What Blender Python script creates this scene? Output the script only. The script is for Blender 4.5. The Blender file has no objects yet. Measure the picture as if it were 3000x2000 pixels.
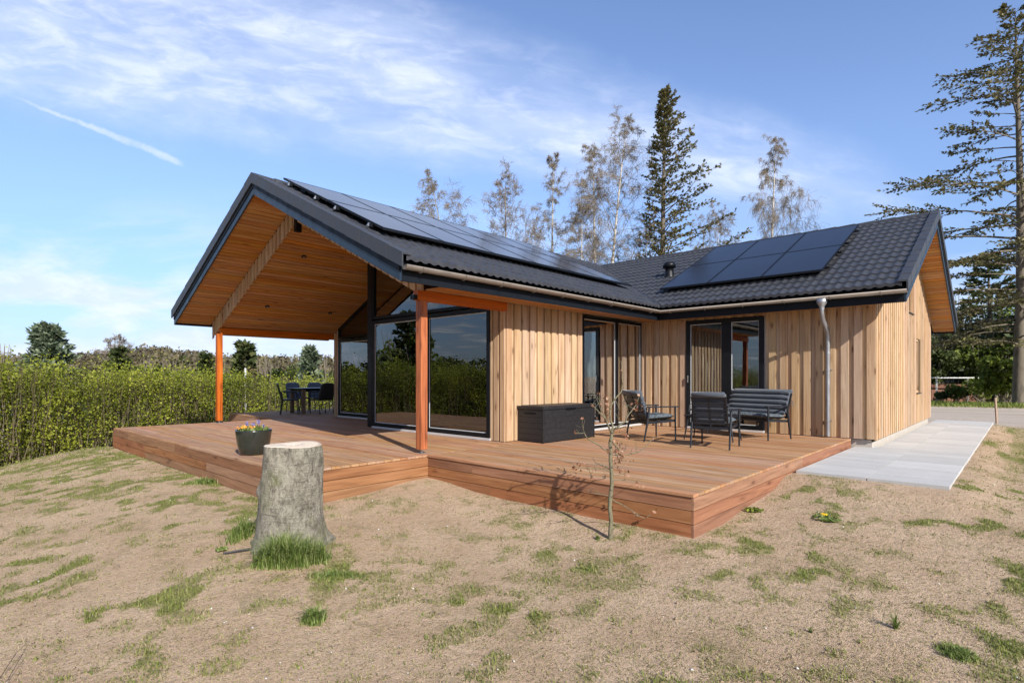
import bpy, bmesh, math, random
import numpy as np
from mathutils import Vector, Matrix, noise
random.seed(7); RNG = np.random.default_rng(7)
SC = bpy.context.scene; COL = SC.collection
R = math.radians

# ---------------------------------------------------------------- camera
TH = R(42.67); FWD = Vector((math.cos(TH), math.sin(TH), 0)); RGT = Vector((math.sin(TH), -math.cos(TH), 0))
CAMZ = 1.1; FPX = 1628.0; V0 = 1103.8
cam = bpy.data.cameras.new("camera"); camo = bpy.data.objects.new("camera", cam); COL.objects.link(camo)
camo.location = (0, 0, CAMZ); camo.rotation_euler = (R(90), 0, TH - R(90))
cam.sensor_width = 36; cam.lens = FPX / 3000 * 36; cam.shift_y = (V0 - 1000) / 3000
cam.clip_start = .05; cam.clip_end = 3000
SC.camera = camo
def px(u, v, z):            # photo pixel on the horizontal plane z -> world point
    d = (CAMZ - z) * FPX / (v - V0); r = (u - 1500) / FPX * d
    return FWD * d + RGT * r + Vector((0, 0, z))
def at(u, d, z=0):          # photo column at a distance
    r = (u - 1500) / FPX * d
    return FWD * d + RGT * r + Vector((0, 0, z))
def zv(v, d): return CAMZ + (V0 - v) * d / FPX

# ---------------------------------------------------------------- light
TOSUN = Vector((-.38, -1, .66)).normalized()
sl = bpy.data.lights.new("sun", 'SUN'); so = bpy.data.objects.new("sun", sl); COL.objects.link(so)
sl.energy = 4.3; sl.angle = R(.53); sl.color = (1, .955, .885)
so.rotation_euler = (-TOSUN).to_track_quat('-Z', 'Y').to_euler(); so.location = TOSUN * 60
SC.view_settings.view_transform = 'Standard'; SC.view_settings.look = 'None'
SC.view_settings.exposure = 0.72; SC.view_settings.gamma = 1
SC.cycles.max_bounces = 8; SC.cycles.diffuse_bounces = 3; SC.cycles.glossy_bounces = 3
SC.cycles.transmission_bounces = 4; SC.cycles.transparent_max_bounces = 12
SC.cycles.use_denoising = True; SC.cycles.caustics_reflective = False; SC.cycles.caustics_refractive = False
SC.cycles.sample_clamp_indirect = 4

W = bpy.data.worlds.new("World"); SC.world = W; W.use_nodes = True
nt = W.node_tree; nt.nodes.clear()
class NG:                   # tiny node-graph helper
    def __init__(s, tree): s.t = tree
    def n(s, kind, **k):
        nd = s.t.nodes.new(kind)
        for a, b in k.items(): setattr(nd, a, b)
        return nd
    def put(s, sock, v):
        if isinstance(v, bpy.types.NodeSocket): s.t.links.new(v, sock)
        elif v is not None: sock.default_value = v
    def m(s, op, a, b=None, c=None, clamp=False):
        nd = s.n('ShaderNodeMath', operation=op, use_clamp=clamp)
        for i, v in enumerate((a, b, c)):
            if v is not None: s.put(nd.inputs[i], v)
        return nd.outputs[0]
    def vm(s, op, a, b=None, out=0):
        nd = s.n('ShaderNodeVectorMath', operation=op); s.put(nd.inputs[0], a)
        if b is not None: s.put(nd.inputs[1], b)
        return nd.outputs['Value' if op in ('DOT_PRODUCT', 'LENGTH') else 0]
    def comb(s, x, y, z):
        nd = s.n('ShaderNodeCombineXYZ')
        for i, v in enumerate((x, y, z)): s.put(nd.inputs[i], v)
        return nd.outputs[0]
    def noise(s, vec, scale=5, detail=4, rough=.5, dist=0, out=0):
        nd = s.n('ShaderNodeTexNoise'); s.put(nd.inputs['Vector'], vec)
        nd.inputs['Scale'].default_value = scale; nd.inputs['Detail'].default_value = detail
        nd.inputs['Roughness'].default_value = rough; nd.inputs['Distortion'].default_value = dist
        return nd.outputs[out]
    def rng(s, v, a, b, c=0, d=1, smooth=True):
        nd = s.n('ShaderNodeMapRange', interpolation_type='SMOOTHSTEP' if smooth else 'LINEAR')
        s.put(nd.inputs[0], v)
        for i, x in enumerate((a, b, c, d)): s.put(nd.inputs[i + 1], x)
        return nd.outputs[0]
    def mix(s, f, a, b, mode='MIX'):
        nd = s.n('ShaderNodeMix', data_type='RGBA', blend_type=mode)
        s.put(nd.inputs[0], f)
        for sock, v in ((nd.inputs[6], a), (nd.inputs[7], b)):
            s.put(sock, v if isinstance(v, bpy.types.NodeSocket) else tuple(v) + ((1,) if len(v) == 3 else ()))
        return nd.outputs[2]
    def scale(s, vec, xyz):
        nd = s.n('ShaderNodeVectorMath', operation='MULTIPLY'); s.put(nd.inputs[0], vec); nd.inputs[1].default_value = xyz
        return nd.outputs[0]
g = NG(nt)
sky = g.n('ShaderNodeTexSky', sky_type='NISHITA', sun_disc=False)
sky.sun_elevation = math.asin(TOSUN.z); sky.sun_rotation = math.atan2(TOSUN.x, TOSUN.y)
sky.altitude = 50; sky.air_density = 1.0; sky.dust_density = .6; sky.ozone_density = 1.6
D = g.n('ShaderNodeTexCoord').outputs['Generated']
dz = g.vm('DOT_PRODUCT', D, (0, 0, 1))
df = g.vm('DOT_PRODUCT', D, tuple(FWD)); dr = g.vm('DOT_PRODUCT', D, tuple(RGT))
dfc = g.m('MAXIMUM', df, .05); front = g.rng(df, .05, .25)
U = g.m('DIVIDE', dr, dfc); Ev = g.m('DIVIDE', dz, dfc)
# cloud noise lives on a high plane, streaked along the wind
zz = g.m('ADD', g.m('MAXIMUM', dz, 0.0), .09)
plx = g.m('DIVIDE', g.vm('DOT_PRODUCT', D, tuple(FWD)), zz); ply = g.m('DIVIDE', g.vm('DOT_PRODUCT', D, tuple(RGT)), zz)
PL = g.comb(plx, ply, 0.0)
warp = g.n('ShaderNodeVectorMath', operation='ADD'); g.put(warp.inputs[0], PL)
g.put(warp.inputs[1], g.scale(g.noise(PL, .9, 3, .5, 0, 1), (.8, .8, 0)))
PW = warp.outputs[0]
# wind direction: streaks fan out to the lower right
streak = g.noise(g.scale(g.comb(g.m('ADD', plx, g.m('MULTIPLY', ply, .12)), g.m('ADD', ply, g.m('MULTIPLY', plx, -.05)), 0.0), (2.6, .75, 1)), 1.5, 7, .62, .5)
puff = g.noise(PW, 2.2, 8, .6, .3)
big = g.noise(PL, .45, 3, .5)
ca_, sa_ = math.cos(-.16), math.sin(-.16)
Ur = g.m('ADD', g.m('MULTIPLY', U, ca_), g.m('MULTIPLY', Ev, sa_)); Er = g.m('SUBTRACT', g.m('MULTIPLY', Ev, ca_), g.m('MULTIPLY', U, sa_))
wisp = g.noise(g.comb(g.m('MULTIPLY', Ur, 1.7), g.m('MULTIPLY', Er, 6.5), 0.0), 1.6, 9, .58, .35)
fine = g.noise(g.comb(g.m('MULTIPLY', Ur, 6), g.m('MULTIPLY', Er, 17), 3.0), 1.5, 7, .6, .4)
wob = g.m('MULTIPLY', g.m('SUBTRACT', g.noise(g.comb(U, Ev, 5.0), 2.6, 5, .6), .5), .16)
lo_ = g.m('SUBTRACT', g.m('ADD', Ev, wob), g.m('SUBTRACT', .352, g.m('MULTIPLY', U, .13)))
hi_ = g.m('SUBTRACT', g.m('ADD', Ev, wob), g.m('SUBTRACT', .575, g.m('MULTIPLY', U, .36)))
band = g.m('MULTIPLY', g.rng(lo_, -.03, .09), g.rng(hi_, .08, -.07)); band = g.m('MULTIPLY', band, g.rng(U, .82, .60))
cirr = g.m('MULTIPLY', band, g.m('ADD', g.rng(wisp, .28, .70, .30, .90), g.m('MULTIPLY', g.rng(fine, .42, .72), .30)))
low = g.m('MULTIPLY', g.rng(Ev, .36, .12), g.rng(g.noise(g.scale(g.comb(U, Ev, 0.0), (1, 3.6, 1)), 2.9, 8, .6, .3), .40, .62))
lowu = g.rng(U, .5, -.3, .45, 1.0)
# contrail
ct = g.m('SUBTRACT', Ev, g.m('ADD', g.m('MULTIPLY', U, -.385), .157))
ct = g.m('ADD', ct, g.m('MULTIPLY', g.m('SUBTRACT', g.noise(g.comb(U, Ev, 0.0), 14, 4, .6), .5), .022))
cw = g.rng(U, -.95, -.62, .0025, .0065)
con = g.m('MULTIPLY', g.rng(g.m('DIVIDE', g.m('ABSOLUTE', ct), cw), 1.5, .3), g.m('MULTIPLY', g.rng(U, -.92, -.80), g.rng(U, -.585, -.61)))
con = g.m('MULTIPLY', con, g.rng(g.noise(g.comb(U, Ev, 0.0), 30, 3, .6), .25, .6, .45, 1))
# everywhere else in the dome: broken clouds
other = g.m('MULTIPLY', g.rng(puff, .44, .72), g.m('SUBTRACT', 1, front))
c1 = g.m('MULTIPLY', g.m('ADD', g.m('MULTIPLY', cirr, .78), g.m('MULTIPLY', g.m('MULTIPLY', low, lowu), .95)), front)
cl = g.m('ADD', c1, other); cl = g.m('ADD', cl, g.m('MULTIPLY', con, .55), clamp=True)
cl = g.m('MINIMUM', cl, .9)
horiz = g.rng(dz, .20, 0.0, 0, .30)
SKYMUL = (1.02, 1.06, 1.25)
skc = g.mix(1.0, sky.outputs[0], SKYMUL, 'MULTIPLY'); skc = g.mix(g.rng(dz, .38, .02, 0, 1), skc, g.mix(1.0, skc, (.50, .58, .68), 'MULTIPLY'))
skc = g.mix(horiz, skc, (3.0, 3.9, 5.9))
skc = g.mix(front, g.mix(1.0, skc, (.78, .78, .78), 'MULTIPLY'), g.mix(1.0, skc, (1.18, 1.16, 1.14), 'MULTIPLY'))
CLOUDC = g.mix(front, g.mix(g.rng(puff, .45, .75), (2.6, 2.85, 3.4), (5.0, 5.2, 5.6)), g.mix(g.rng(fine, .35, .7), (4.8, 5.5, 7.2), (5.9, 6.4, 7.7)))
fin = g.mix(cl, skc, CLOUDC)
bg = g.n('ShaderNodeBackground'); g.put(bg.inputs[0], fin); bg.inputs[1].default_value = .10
wo = g.n('ShaderNodeOutputWorld'); nt.links.new(bg.outputs[0], wo.inputs[0])

# ---------------------------------------------------------------- object helpers
def tag(o, label=None, cat=None, group=None, kind=None):
    for k, v in (('label', label), ('category', cat), ('group', group), ('kind', kind)):
        if v: o[k] = v
    return o
def empty(name, loc=(0, 0, 0), rz=0, label=None, cat=None, group=None):
    o = bpy.data.objects.new(name, None); COL.objects.link(o); o.location = loc; o.rotation_euler = (0, 0, rz)
    o.empty_display_size = .2
    return tag(o, label, cat, group)
def origin_of(p):
    v = Vector((0, 0, 0))
    while p: v += p.location; p = p.parent
    return v
def finish(me, name, mat, parent, base=None):
    o = bpy.data.objects.new(name, me); COL.objects.link(o)
    if mat:
        for m_ in (mat if isinstance(mat, (list, tuple)) else [mat]): me.materials.append(m_)
    if parent is not None:
        off = origin_of(parent); me.transform(Matrix.Translation(-off)); o.parent = parent
    elif base is not None:
        me.transform(Matrix.Translation(-Vector(base))); o.location = base
    return o
class MB:
    def __init__(s): s.V = []; s.F = []; s.A = []; s.S = []; s.M = []
    def add(s, vs, fs, val=None, smooth=False, mi=0):
        if val is None: val = random.random()
        k = len(s.V); s.V += [tuple(v) for v in vs]; s.A += [val] * len(vs)
        for f in fs: s.F.append(tuple(k + i for i in f)); s.S.append(smooth); s.M.append(mi)
    def box(s, x0, y0, z0, x1, y1, z1, val=None, mi=0):
        x0, x1 = sorted((x0, x1)); y0, y1 = sorted((y0, y1)); z0, z1 = sorted((z0, z1))
        s.add([(x0,y0,z0),(x1,y0,z0),(x1,y1,z0),(x0,y1,z0),(x0,y0,z1),(x1,y0,z1),(x1,y1,z1),(x0,y1,z1)],
              [(0,3,2,1),(4,5,6,7),(0,1,5,4),(1,2,6,5),(2,3,7,6),(3,0,4,7)], val, False, mi)
    def obox(s, c, ax, ay, az, hx, hy, hz, val=None, mi=0):
        c = Vector(c); ax = Vector(ax).normalized() * hx; ay = Vector(ay).normalized() * hy; az = Vector(az).normalized() * hz
        P = [c+a*ax+b*ay+d*az for d in (-1,1) for a, b in ((-1,-1),(1,-1),(1,1),(-1,1))]
        s.add(P, [(0,3,2,1),(4,5,6,7),(0,1,5,4),(1,2,6,5),(2,3,7,6),(3,0,4,7)], val, False, mi)
    def bar(s, a, b, w, h, val=None, up=(0, 0, 1), mi=0):       # rectangular bar from a to b
        a = Vector(a); b = Vector(b); d = (b - a); L = d.length; d.normalize()
        side = Vector(up).cross(d)
        if side.length < 1e-4: side = Vector((1, 0, 0)).cross(d)
        side.normalize(); u = d.cross(side)
        s.obox((a + b) / 2, d, side, u, L / 2, w / 2, h / 2, val, mi)
    def prism(s, poly, ext, val=None, smooth=False, mi=0):      # poly of 3D points swept by vector ext
        n = len(poly); e = Vector(ext); P = [Vector(p) for p in poly]; Q = [p + e for p in P]
        s.add(P + Q, [tuple(range(n))[::-1], tuple(range(n, 2 * n))] + [(i, (i+1) % n, n + (i+1) % n, n + i) for i in range(n)], val, smooth, mi)
    def tube(s, pts, rad, n=8, val=None, caps=True, mi=0, squash=1, smooth=True):
        pts = [Vector(p) for p in pts]
        if not hasattr(rad, '__len__'): rad = [rad] * len(pts)
        V = []; up = Vector((0, 0, 1)) if abs((pts[-1]-pts[0]).normalized().z) < .9 else Vector((1, 0, 0))
        for i, p in enumerate(pts):
            d = (pts[min(i+1, len(pts)-1)] - pts[max(i-1, 0)]).normalized()
            a = up.cross(d)
            if a.length < 1e-4: a = Vector((0, 1, 0)).cross(d)
            a.normalize(); b = d.cross(a)
            for k in range(n):
                t = 2 * math.pi * k / n; V.append(p + a * math.cos(t) * rad[i] + b * math.sin(t) * rad[i] * squash)
        F = [(i*n+k, i*n+(k+1) % n, (i+1)*n+(k+1) % n, (i+1)*n+k) for i in range(len(pts)-1) for k in range(n)]
        if val is None: val = random.random()
        s.add(V, F, val, smooth, mi)
        if caps: s.add(V[:n], [tuple(range(n))[::-1]], val, False, mi); s.add(V[-n:], [tuple(range(n))], val, False, mi)
    def lathe(s, c, prof, n=32, val=None, smooth=True, mi=0):
        c = Vector(c); V = []
        for r, z in prof:
            for k in range(n):
                t = 2 * math.pi * k / n; V.append(c + Vector((r * math.cos(t), r * math.sin(t), z)))
        F = [(i*n+k, i*n+(k+1) % n, (i+1)*n+(k+1) % n, (i+1)*n+k) for i in range(len(prof)-1) for k in range(n)]
        s.add(V, F, val, smooth, mi)
    def build(s, name, mat, parent=None, base=None, bevel=0, **tg):
        me = bpy.data.meshes.new(name); me.from_pydata(s.V, [], s.F)
        at_ = me.attributes.new('bv', 'FLOAT', 'POINT'); at_.data.foreach_set('value', s.A)
        me.polygons.foreach_set('use_smooth', s.S); me.polygons.foreach_set('material_index', s.M)
        me.update()
        o = finish(me, name, mat, parent, base)
        if bevel:
            b = o.modifiers.new('bevel', 'BEVEL'); b.width = bevel; b.segments = 2; b.limit_method = 'ANGLE'; b.angle_limit = R(40)
        return tag(o, **tg) if tg else o
def fastmesh(name, V, F, A, mat, parent=None, base=None, smooth=False):
    """V (n,3), F (m,k) arrays"""
    V = np.asarray(V, np.float32); F = np.asarray(F, np.int32); k = F.shape[1]
    me = bpy.data.meshes.new(name); me.vertices.add(len(V)); me.vertices.foreach_set('co', V.ravel())
    me.loops.add(F.size); me.loops.foreach_set('vertex_index', F.ravel())
    me.polygons.add(len(F)); me.polygons.foreach_set('loop_start', np.arange(0, F.size, k, dtype=np.int32))
    me.polygons.foreach_set('loop_total', np.full(len(F), k, np.int32))
    if smooth: me.polygons.foreach_set('use_smooth', np.ones(len(F), bool))
    me.update(calc_edges=True)
    a = me.attributes.new('bv', 'FLOAT', 'POINT'); a.data.foreach_set('value', np.asarray(A, np.float32))
    return finish(me, name, mat, parent, base)
def copy_tree(o, parent=None, **tg):
    c = o.copy(); COL.objects.link(c)
    if parent is not None: c.parent = parent
    for ch in list(o.children): copy_tree(ch, c)
    return tag(c, **tg) if tg else c

# ---------------------------------------------------------------- materials
MATS = {}
def newmat(name):
    m = bpy.data.materials.new(name); m.use_nodes = True; MATS[name] = m
    t = m.node_tree; b = t.nodes['Principled BSDF']; return m, NG(t), b
def bump(gr, b, h, strength=.3, dist=.01):
    nd = gr.n('ShaderNodeBump'); nd.inputs['Strength'].default_value = strength; nd.inputs['Distance'].default_value = dist
    gr.put(nd.inputs['Height'], h); gr.t.links.new(nd.outputs[0], b.inputs['Normal'])
def attr(gr, nm='bv'):
    nd = gr.n('ShaderNodeAttribute', attribute_name=nm); return nd.outputs['Fac']
def plain(name, col, rough=.5, metal=0, var=.12, scale=8, bmp=.1, spec=.5, coat=0):
    m, gr, b = newmat(name); co = gr.n('ShaderNodeTexCoord').outputs['Object']
    n = gr.noise(co, scale, 6, .6)
    c0 = tuple(c * (1 - var) for c in col); c1 = tuple(min(1, c * (1 + var)) for c in col)
    gr.put(b.inputs['Base Color'], gr.mix(n, c0, c1))
    gr.put(b.inputs['Roughness'], gr.rng(n, .3, .7, max(0, rough - .08), min(1, rough + .08)))
    b.inputs['Metallic'].default_value = metal; b.inputs['Specular IOR Level'].default_value = spec
    b.inputs['Coat Weight'].default_value = coat
    if bmp: bump(gr, b, gr.noise(co, scale * 6, 4, .6), bmp, .004)
    return m
def wood(name, c_dark, c_mid, c_light, axis='z', rough=.65, knots=.5, kcol=None, var=.22, grain=1.0, spec=.3, bmp=.25, streak=None):
    m, gr, b = newmat(name); co = gr.n('ShaderNodeTexCoord').outputs['Object']; bv = attr(gr)
    off = gr.comb(gr.m('MULTIPLY', bv, 31.7), gr.m('MULTIPLY', bv, 17.3), gr.m('MULTIPLY', bv, 43.1))
    p = gr.vm('ADD', co, off)
    a = {'x': 0, 'y': 1, 'z': 2}[axis]
    def sc(across, along): v = [across] * 3; v[a] = along; return tuple(v)
    fine = gr.noise(gr.scale(p, sc(55 * grain, 1.6)), 1, 5, .6, .4)
    wide = gr.noise(gr.scale(p, sc(13 * grain, .7)), 1, 4, .55, 1.2)
    t = gr.m('ADD', gr.m('MULTIPLY', fine, .45), gr.m('MULTIPLY', wide, .55))
    col = gr.mix(gr.rng(t, .35, .52), c_dark, c_mid); col = gr.mix(gr.rng(t, .5, .68), col, c_light)
    # knots with their own rings
    vo = gr.n('ShaderNodeTexVoronoi', feature='F1'); gr.put(vo.inputs['Vector'], gr.scale(p, sc(7.5, 2.1))); vo.inputs['Scale'].default_value = 1
    vo.inputs['Randomness'].default_value = 1
    pick = gr.m('GREATER_THAN', gr.vm('DOT_PRODUCT', vo.outputs['Color'], (1, 0, 0)), 1 - knots)
    kd = gr.m('ADD', vo.outputs['Distance'], gr.m('MULTIPLY', gr.m('SUBTRACT', fine, .5), .10))
    kn = gr.m('MULTIPLY', gr.rng(kd, .20, .05), pick); halo = gr.m('MULTIPLY', gr.rng(kd, .42, .15), pick)
    col = gr.mix(gr.m('MULTIPLY', halo, .35), col, c_dark); col = gr.mix(gr.m('MULTIPLY', kn, .75), col, kcol or tuple(c * .3 for c in c_dark))
    if streak: # weather stains
        s_ = gr.rng(gr.noise(gr.scale(co, sc(3.5, 1.2)), 1, 5, .65), .5, .75); col = gr.mix(gr.m('MULTIPLY', s_, .5), col, streak)
    hsv = gr.n('ShaderNodeHueSaturation'); gr.put(hsv.inputs['Color'], col)
    gr.put(hsv.inputs['Value'], gr.rng(bv, 0, 1, 1 - var, 1 + var * .6, False)); gr.put(hsv.inputs['Hue'], gr.rng(gr.m('FRACT', gr.m('MULTIPLY', bv, 7.3)), 0, 1, .492, .508, False))
    gr.put(hsv.inputs['Saturation'], gr.rng(gr.m('FRACT', gr.m('MULTIPLY', bv, 13.1)), 0, 1, .85, 1.1, False))
    gr.put(b.inputs['Base Color'], hsv.outputs[0]); gr.put(b.inputs['Roughness'], gr.rng(t, .3, .7, rough - .1, rough + .1))
    b.inputs['Specular IOR Level'].default_value = spec
    bump(gr, b, t, bmp, .004)
    return m
M = MATS
wood('cladding', (.345,.215,.118), (.49,.333,.198), (.585,.43,.28), 'z', .75, .8, (.10,.045,.02), .13, 1, .2, streak=(.38,.27,.18))
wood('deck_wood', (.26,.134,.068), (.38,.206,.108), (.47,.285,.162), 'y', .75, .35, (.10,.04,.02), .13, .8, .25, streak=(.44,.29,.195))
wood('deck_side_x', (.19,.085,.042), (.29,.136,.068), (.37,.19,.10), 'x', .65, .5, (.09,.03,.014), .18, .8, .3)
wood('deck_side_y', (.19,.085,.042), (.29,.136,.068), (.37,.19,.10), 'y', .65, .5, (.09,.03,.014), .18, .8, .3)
wood('ceiling_wood', (.33,.140,.038), (.48,.225,.066), (.58,.30,.10), 'x', .6, .35, (.13,.035,.008), .16, .8, .3)
wood('ceiling_wood_y', (.33,.140,.038), (.48,.225,.066), (.58,.30,.10), 'y', .6, .35, (.13,.035,.008), .16, .8, .3)
wood('post_wood', (.20,.048,.005), (.42,.108,.009), (.54,.16,.018), 'z', .55, .6, (.16,.03,.004), .1, .8, .3)
wood('beam_wood', (.38,.085,.006), (.50,.125,.010), (.58,.165,.018), 'x', .5, .3, (.26,.06,.006), .1, .7, .35)
wood('table_wood', (.12,.07,.045), (.18,.11,.075), (.24,.155,.11), 'z', .6, .2)
wood('pale_wood', (.40,.27,.16), (.52,.37,.23), (.60,.45,.30), 'z', .5, .2)
plain('fascia_black', (.005,.007,.011), .55, 0, .2, 6, .15, spec=.2)
plain('fascia_blue', (.016,.030,.050), .4, 0, .2, 6, .1, spec=.35)
plain('frame_black', (.004,.005,.007), .45, 0, .2, 6, .05, spec=.25)
plain('spacer_metal', (.62,.62,.62), .5, .0, .05, 6, 0)
plain('zinc', (.36,.37,.39), .42, .75, .16, 5, .08)
plain('gutter_zinc', (.215,.185,.16), .45, .5, .18, 5, .08)
plain('concrete', (.42,.38,.33), .9, 0, .2, 9, .5)
plain('sill_metal', (.62,.62,.62), .45, .3, .08, 5, .05)
plain('flash_black', (.02,.02,.022), .5, 0, .2, 5, .1)
plain('white_wall', (.70,.68,.64), .8, 0, .04, 5, .05)
plain('inner_ceiling', (.60,.52,.40), .7, 0, .05, 5, .05)
plain('inner_floor', (.22,.16,.11), .4, 0, .15, 3, .02)
plain('cabinet_white', (.62,.62,.63), .35, 0, .04, 5, .02)
plain('dark_metal', (.010,.0125,.017), .38, 0, .15, 10, .05)
plain('box_plastic', (.013,.013,.015), .5, 0, .15, 14, .25)
plain('rattan', (.010,.012,.016), .5, 0, .3, 60, .5)
plain('rattan_grey', (.075,.09,.12), .55, 0, .3, 60, .5)
plain('glaze', (.018,.022,.018), .16, 0, .35, 6, .1, coat=.4)
plain('soil', (.06,.04,.028), .95, 0, .3, 30, .8)
plain('steel', (.5,.5,.5), .3, .9, .05, 10, .02)
plain('white_paint', (.58,.58,.56), .5, 0, .06, 5, .05)
plain('brick_red', (.17,.075,.045), .85, 0, .3, 14, .4)
plain('dark_interior', (.05,.045,.04), .6, 0, .2, 5, .05)
plain('pansy_orange', (.80,.28,.02), .6, 0, .2, 40, .1)
plain('petal_yellow', (.85,.55,.01), .6, 0, .15, 60, .1)
plain('hyacinth', (.16,.17,.42), .6, 0, .3, 40, .1)
plain('stake_wood', (.34,.24,.17), .85, 0, .2, 20, .3)
plain('pebble', (.55,.50,.44), .85, 0, .3, 8, .4)
m, gr, b = newmat('fabric'); co = gr.n('ShaderNodeTexCoord').outputs['Object']
n = gr.noise(co, 5, 5, .6); gr.put(b.inputs['Base Color'], gr.mix(n, (.040,.050,.066), (.072,.086,.105)))
b.inputs['Roughness'].default_value = .92; b.inputs['Sheen Weight'].default_value = .25
bump(gr, b, gr.m('ADD', gr.noise(co, 240, 3, .6), gr.m('MULTIPLY', gr.noise(co, 14, 3, .6), 3)), .35, .006)
m, gr, b = newmat('fabric_tufted'); co = gr.n('ShaderNodeTexCoord').outputs['Object']
n = gr.noise(co, 30, 5, .7); gr.put(b.inputs['Base Color'], gr.mix(gr.rng(n, .35, .7), (.035,.045,.055), (.16,.185,.205)))
b.inputs['Roughness'].default_value = .95; bump(gr, b, gr.noise(co, 30, 4, .7), .7, .02)
# glass
m, gr, b = newmat('glass'); gr.t.nodes.remove(b)
tr = gr.n('ShaderNodeBsdfTransparent'); tr.inputs[0].default_value = (.66, .70, .69, 1)
gl = gr.n('ShaderNodeBsdfGlossy'); gl.inputs['Roughness'].default_value = .0; gl.inputs[0].default_value = (.95, .98, 1, 1)
lw = gr.n('ShaderNodeFresnel'); lw.inputs['IOR'].default_value = 1.75
co = gr.n('ShaderNodeTexCoord').outputs['Object']
bp = gr.n('ShaderNodeBump'); bp.inputs['Strength'].default_value = .05; bp.inputs['Distance'].default_value = .02
gr.put(bp.inputs['Height'], gr.noise(co, 1.1, 2, .5)); gr.t.links.new(bp.outputs[0], gl.inputs['Normal'])
mx = gr.n('ShaderNodeMixShader'); gr.put(mx.inputs[0], gr.m('ADD', lw.outputs[0], .09, clamp=True)); gr.t.links.new(tr.outputs[0], mx.inputs[1]); gr.t.links.new(gl.outputs[0], mx.inputs[2])
gr.t.links.new(mx.outputs[0], gr.t.nodes['Material Output'].inputs[0])
# solar glass
m, gr, b = newmat('solar_glass'); co = gr.n('ShaderNodeTexCoord').outputs['Object']
b.inputs['Base Color'].default_value = (.012, .015, .026, 1); b.inputs['Roughness'].default_value = .15
b.inputs['Specular IOR Level'].default_value = .12; b.inputs['Coat Weight'].default_value = .0; b.inputs['Coat Roughness'].default_value = .06
gr.put(b.inputs['Base Color'], gr.mix(gr.noise(co, 3, 3, .5), (.010,.013,.022), (.018,.022,.036)))
# roof tile
m, gr, b = newmat('roof_tile'); co = gr.n('ShaderNodeTexCoord').outputs['Object']
n = gr.noise(co, 6, 6, .65); n2 = gr.noise(co, 90, 3, .7)
col = gr.mix(gr.rng(n, .3, .7), (.024,.026,.032), (.042,.044,.051)); gr.put(b.inputs['Base Color'], gr.mix(gr.m('MULTIPLY', n2, .35), col, (.055,.054,.058)))
gr.put(b.inputs['Roughness'], gr.rng(n, .3, .7, .42, .6)); bump(gr, b, n2, .3, .004)
# paving
m, gr, b = newmat('paving'); co = gr.n('ShaderNodeTexCoord').outputs['Object']; bv = attr(gr)
n = gr.noise(co, 2.5, 6, .65); col = gr.mix(n, (.41,.405,.39), (.53,.525,.51))
col = gr.mix(gr.m('MULTIPLY', gr.rng(gr.noise(co, 9, 5, .6), .5, .8), .3), col, (.46,.42,.35))
hs = gr.n('ShaderNodeHueSaturation'); gr.put(hs.inputs['Color'], col); gr.put(hs.inputs['Value'], gr.rng(bv, 0, 1, .88, 1.05, False)); gr.put(b.inputs['Base Color'], hs.outputs[0])
b.inputs['Roughness'].default_value = .85; bump(gr, b, gr.noise(co, 150, 3, .7), .2, .003)
def leafmat(name, cols, trans=.35, rough=.55, lo=.0, hi=1.0):
    m, gr, b = newmat(name); bv = attr(gr)
    col = gr.mix(gr.rng(bv, lo, (lo + hi) / 2, 0, 1, False), cols[0], cols[1]); col = gr.mix(gr.rng(bv, (lo + hi) / 2, hi, 0, 1, False), col, cols[2])
    gr.put(b.inputs['Base Color'], col); b.inputs['Roughness'].default_value = rough; b.inputs['Specular IOR Level'].default_value = .25
    tl = gr.n('ShaderNodeBsdfTranslucent'); gr.put(tl.inputs[0], col)
    mx = gr.n('ShaderNodeMixShader'); mx.inputs[0].default_value = trans
    gr.t.links.new(b.outputs[0], mx.inputs[1]); gr.t.links.new(tl.outputs[0], mx.inputs[2]); gr.t.links.new(mx.outputs[0], gr.t.nodes['Material Output'].inputs[0])
    return m
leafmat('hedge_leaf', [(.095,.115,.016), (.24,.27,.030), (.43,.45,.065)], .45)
leafmat('hedge_stem', [(.075,.058,.035), (.13,.10,.062), (.20,.16,.10)], 0, .9)
leafmat('needle', [(.038,.056,.022), (.078,.100,.036), (.15,.155,.062)], .25)
leafmat('needle_blue', [(.09,.125,.08), (.19,.235,.15), (.34,.38,.25)], .3)
leafmat('needle_brown', [(.075,.072,.030), (.155,.142,.060), (.27,.24,.11)], .3)
leafmat('bud_leaf', [(.11,.10,.062), (.175,.16,.095), (.26,.24,.13)], .35)
leafmat('far_brown', [(.075,.062,.040), (.14,.115,.062), (.21,.185,.085)], .2)
leafmat('bush_dark', [(.030,.046,.014), (.068,.088,.026), (.14,.165,.045)], .3)
leafmat('bush_mid', [(.06,.085,.015), (.14,.18,.03), (.27,.32,.05)], .35)
leafmat('dry_leaf', [(.16,.06,.03), (.32,.15,.08), (.55,.36,.25)], .3)
leafmat('grass_blade', [(.47,.38,.23), (.27,.27,.08), (.15,.215,.032)], .35, .6)
leafmat('tuft_blade', [(.10,.15,.03), (.19,.265,.06), (.40,.43,.18)], .4, .5)
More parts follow.
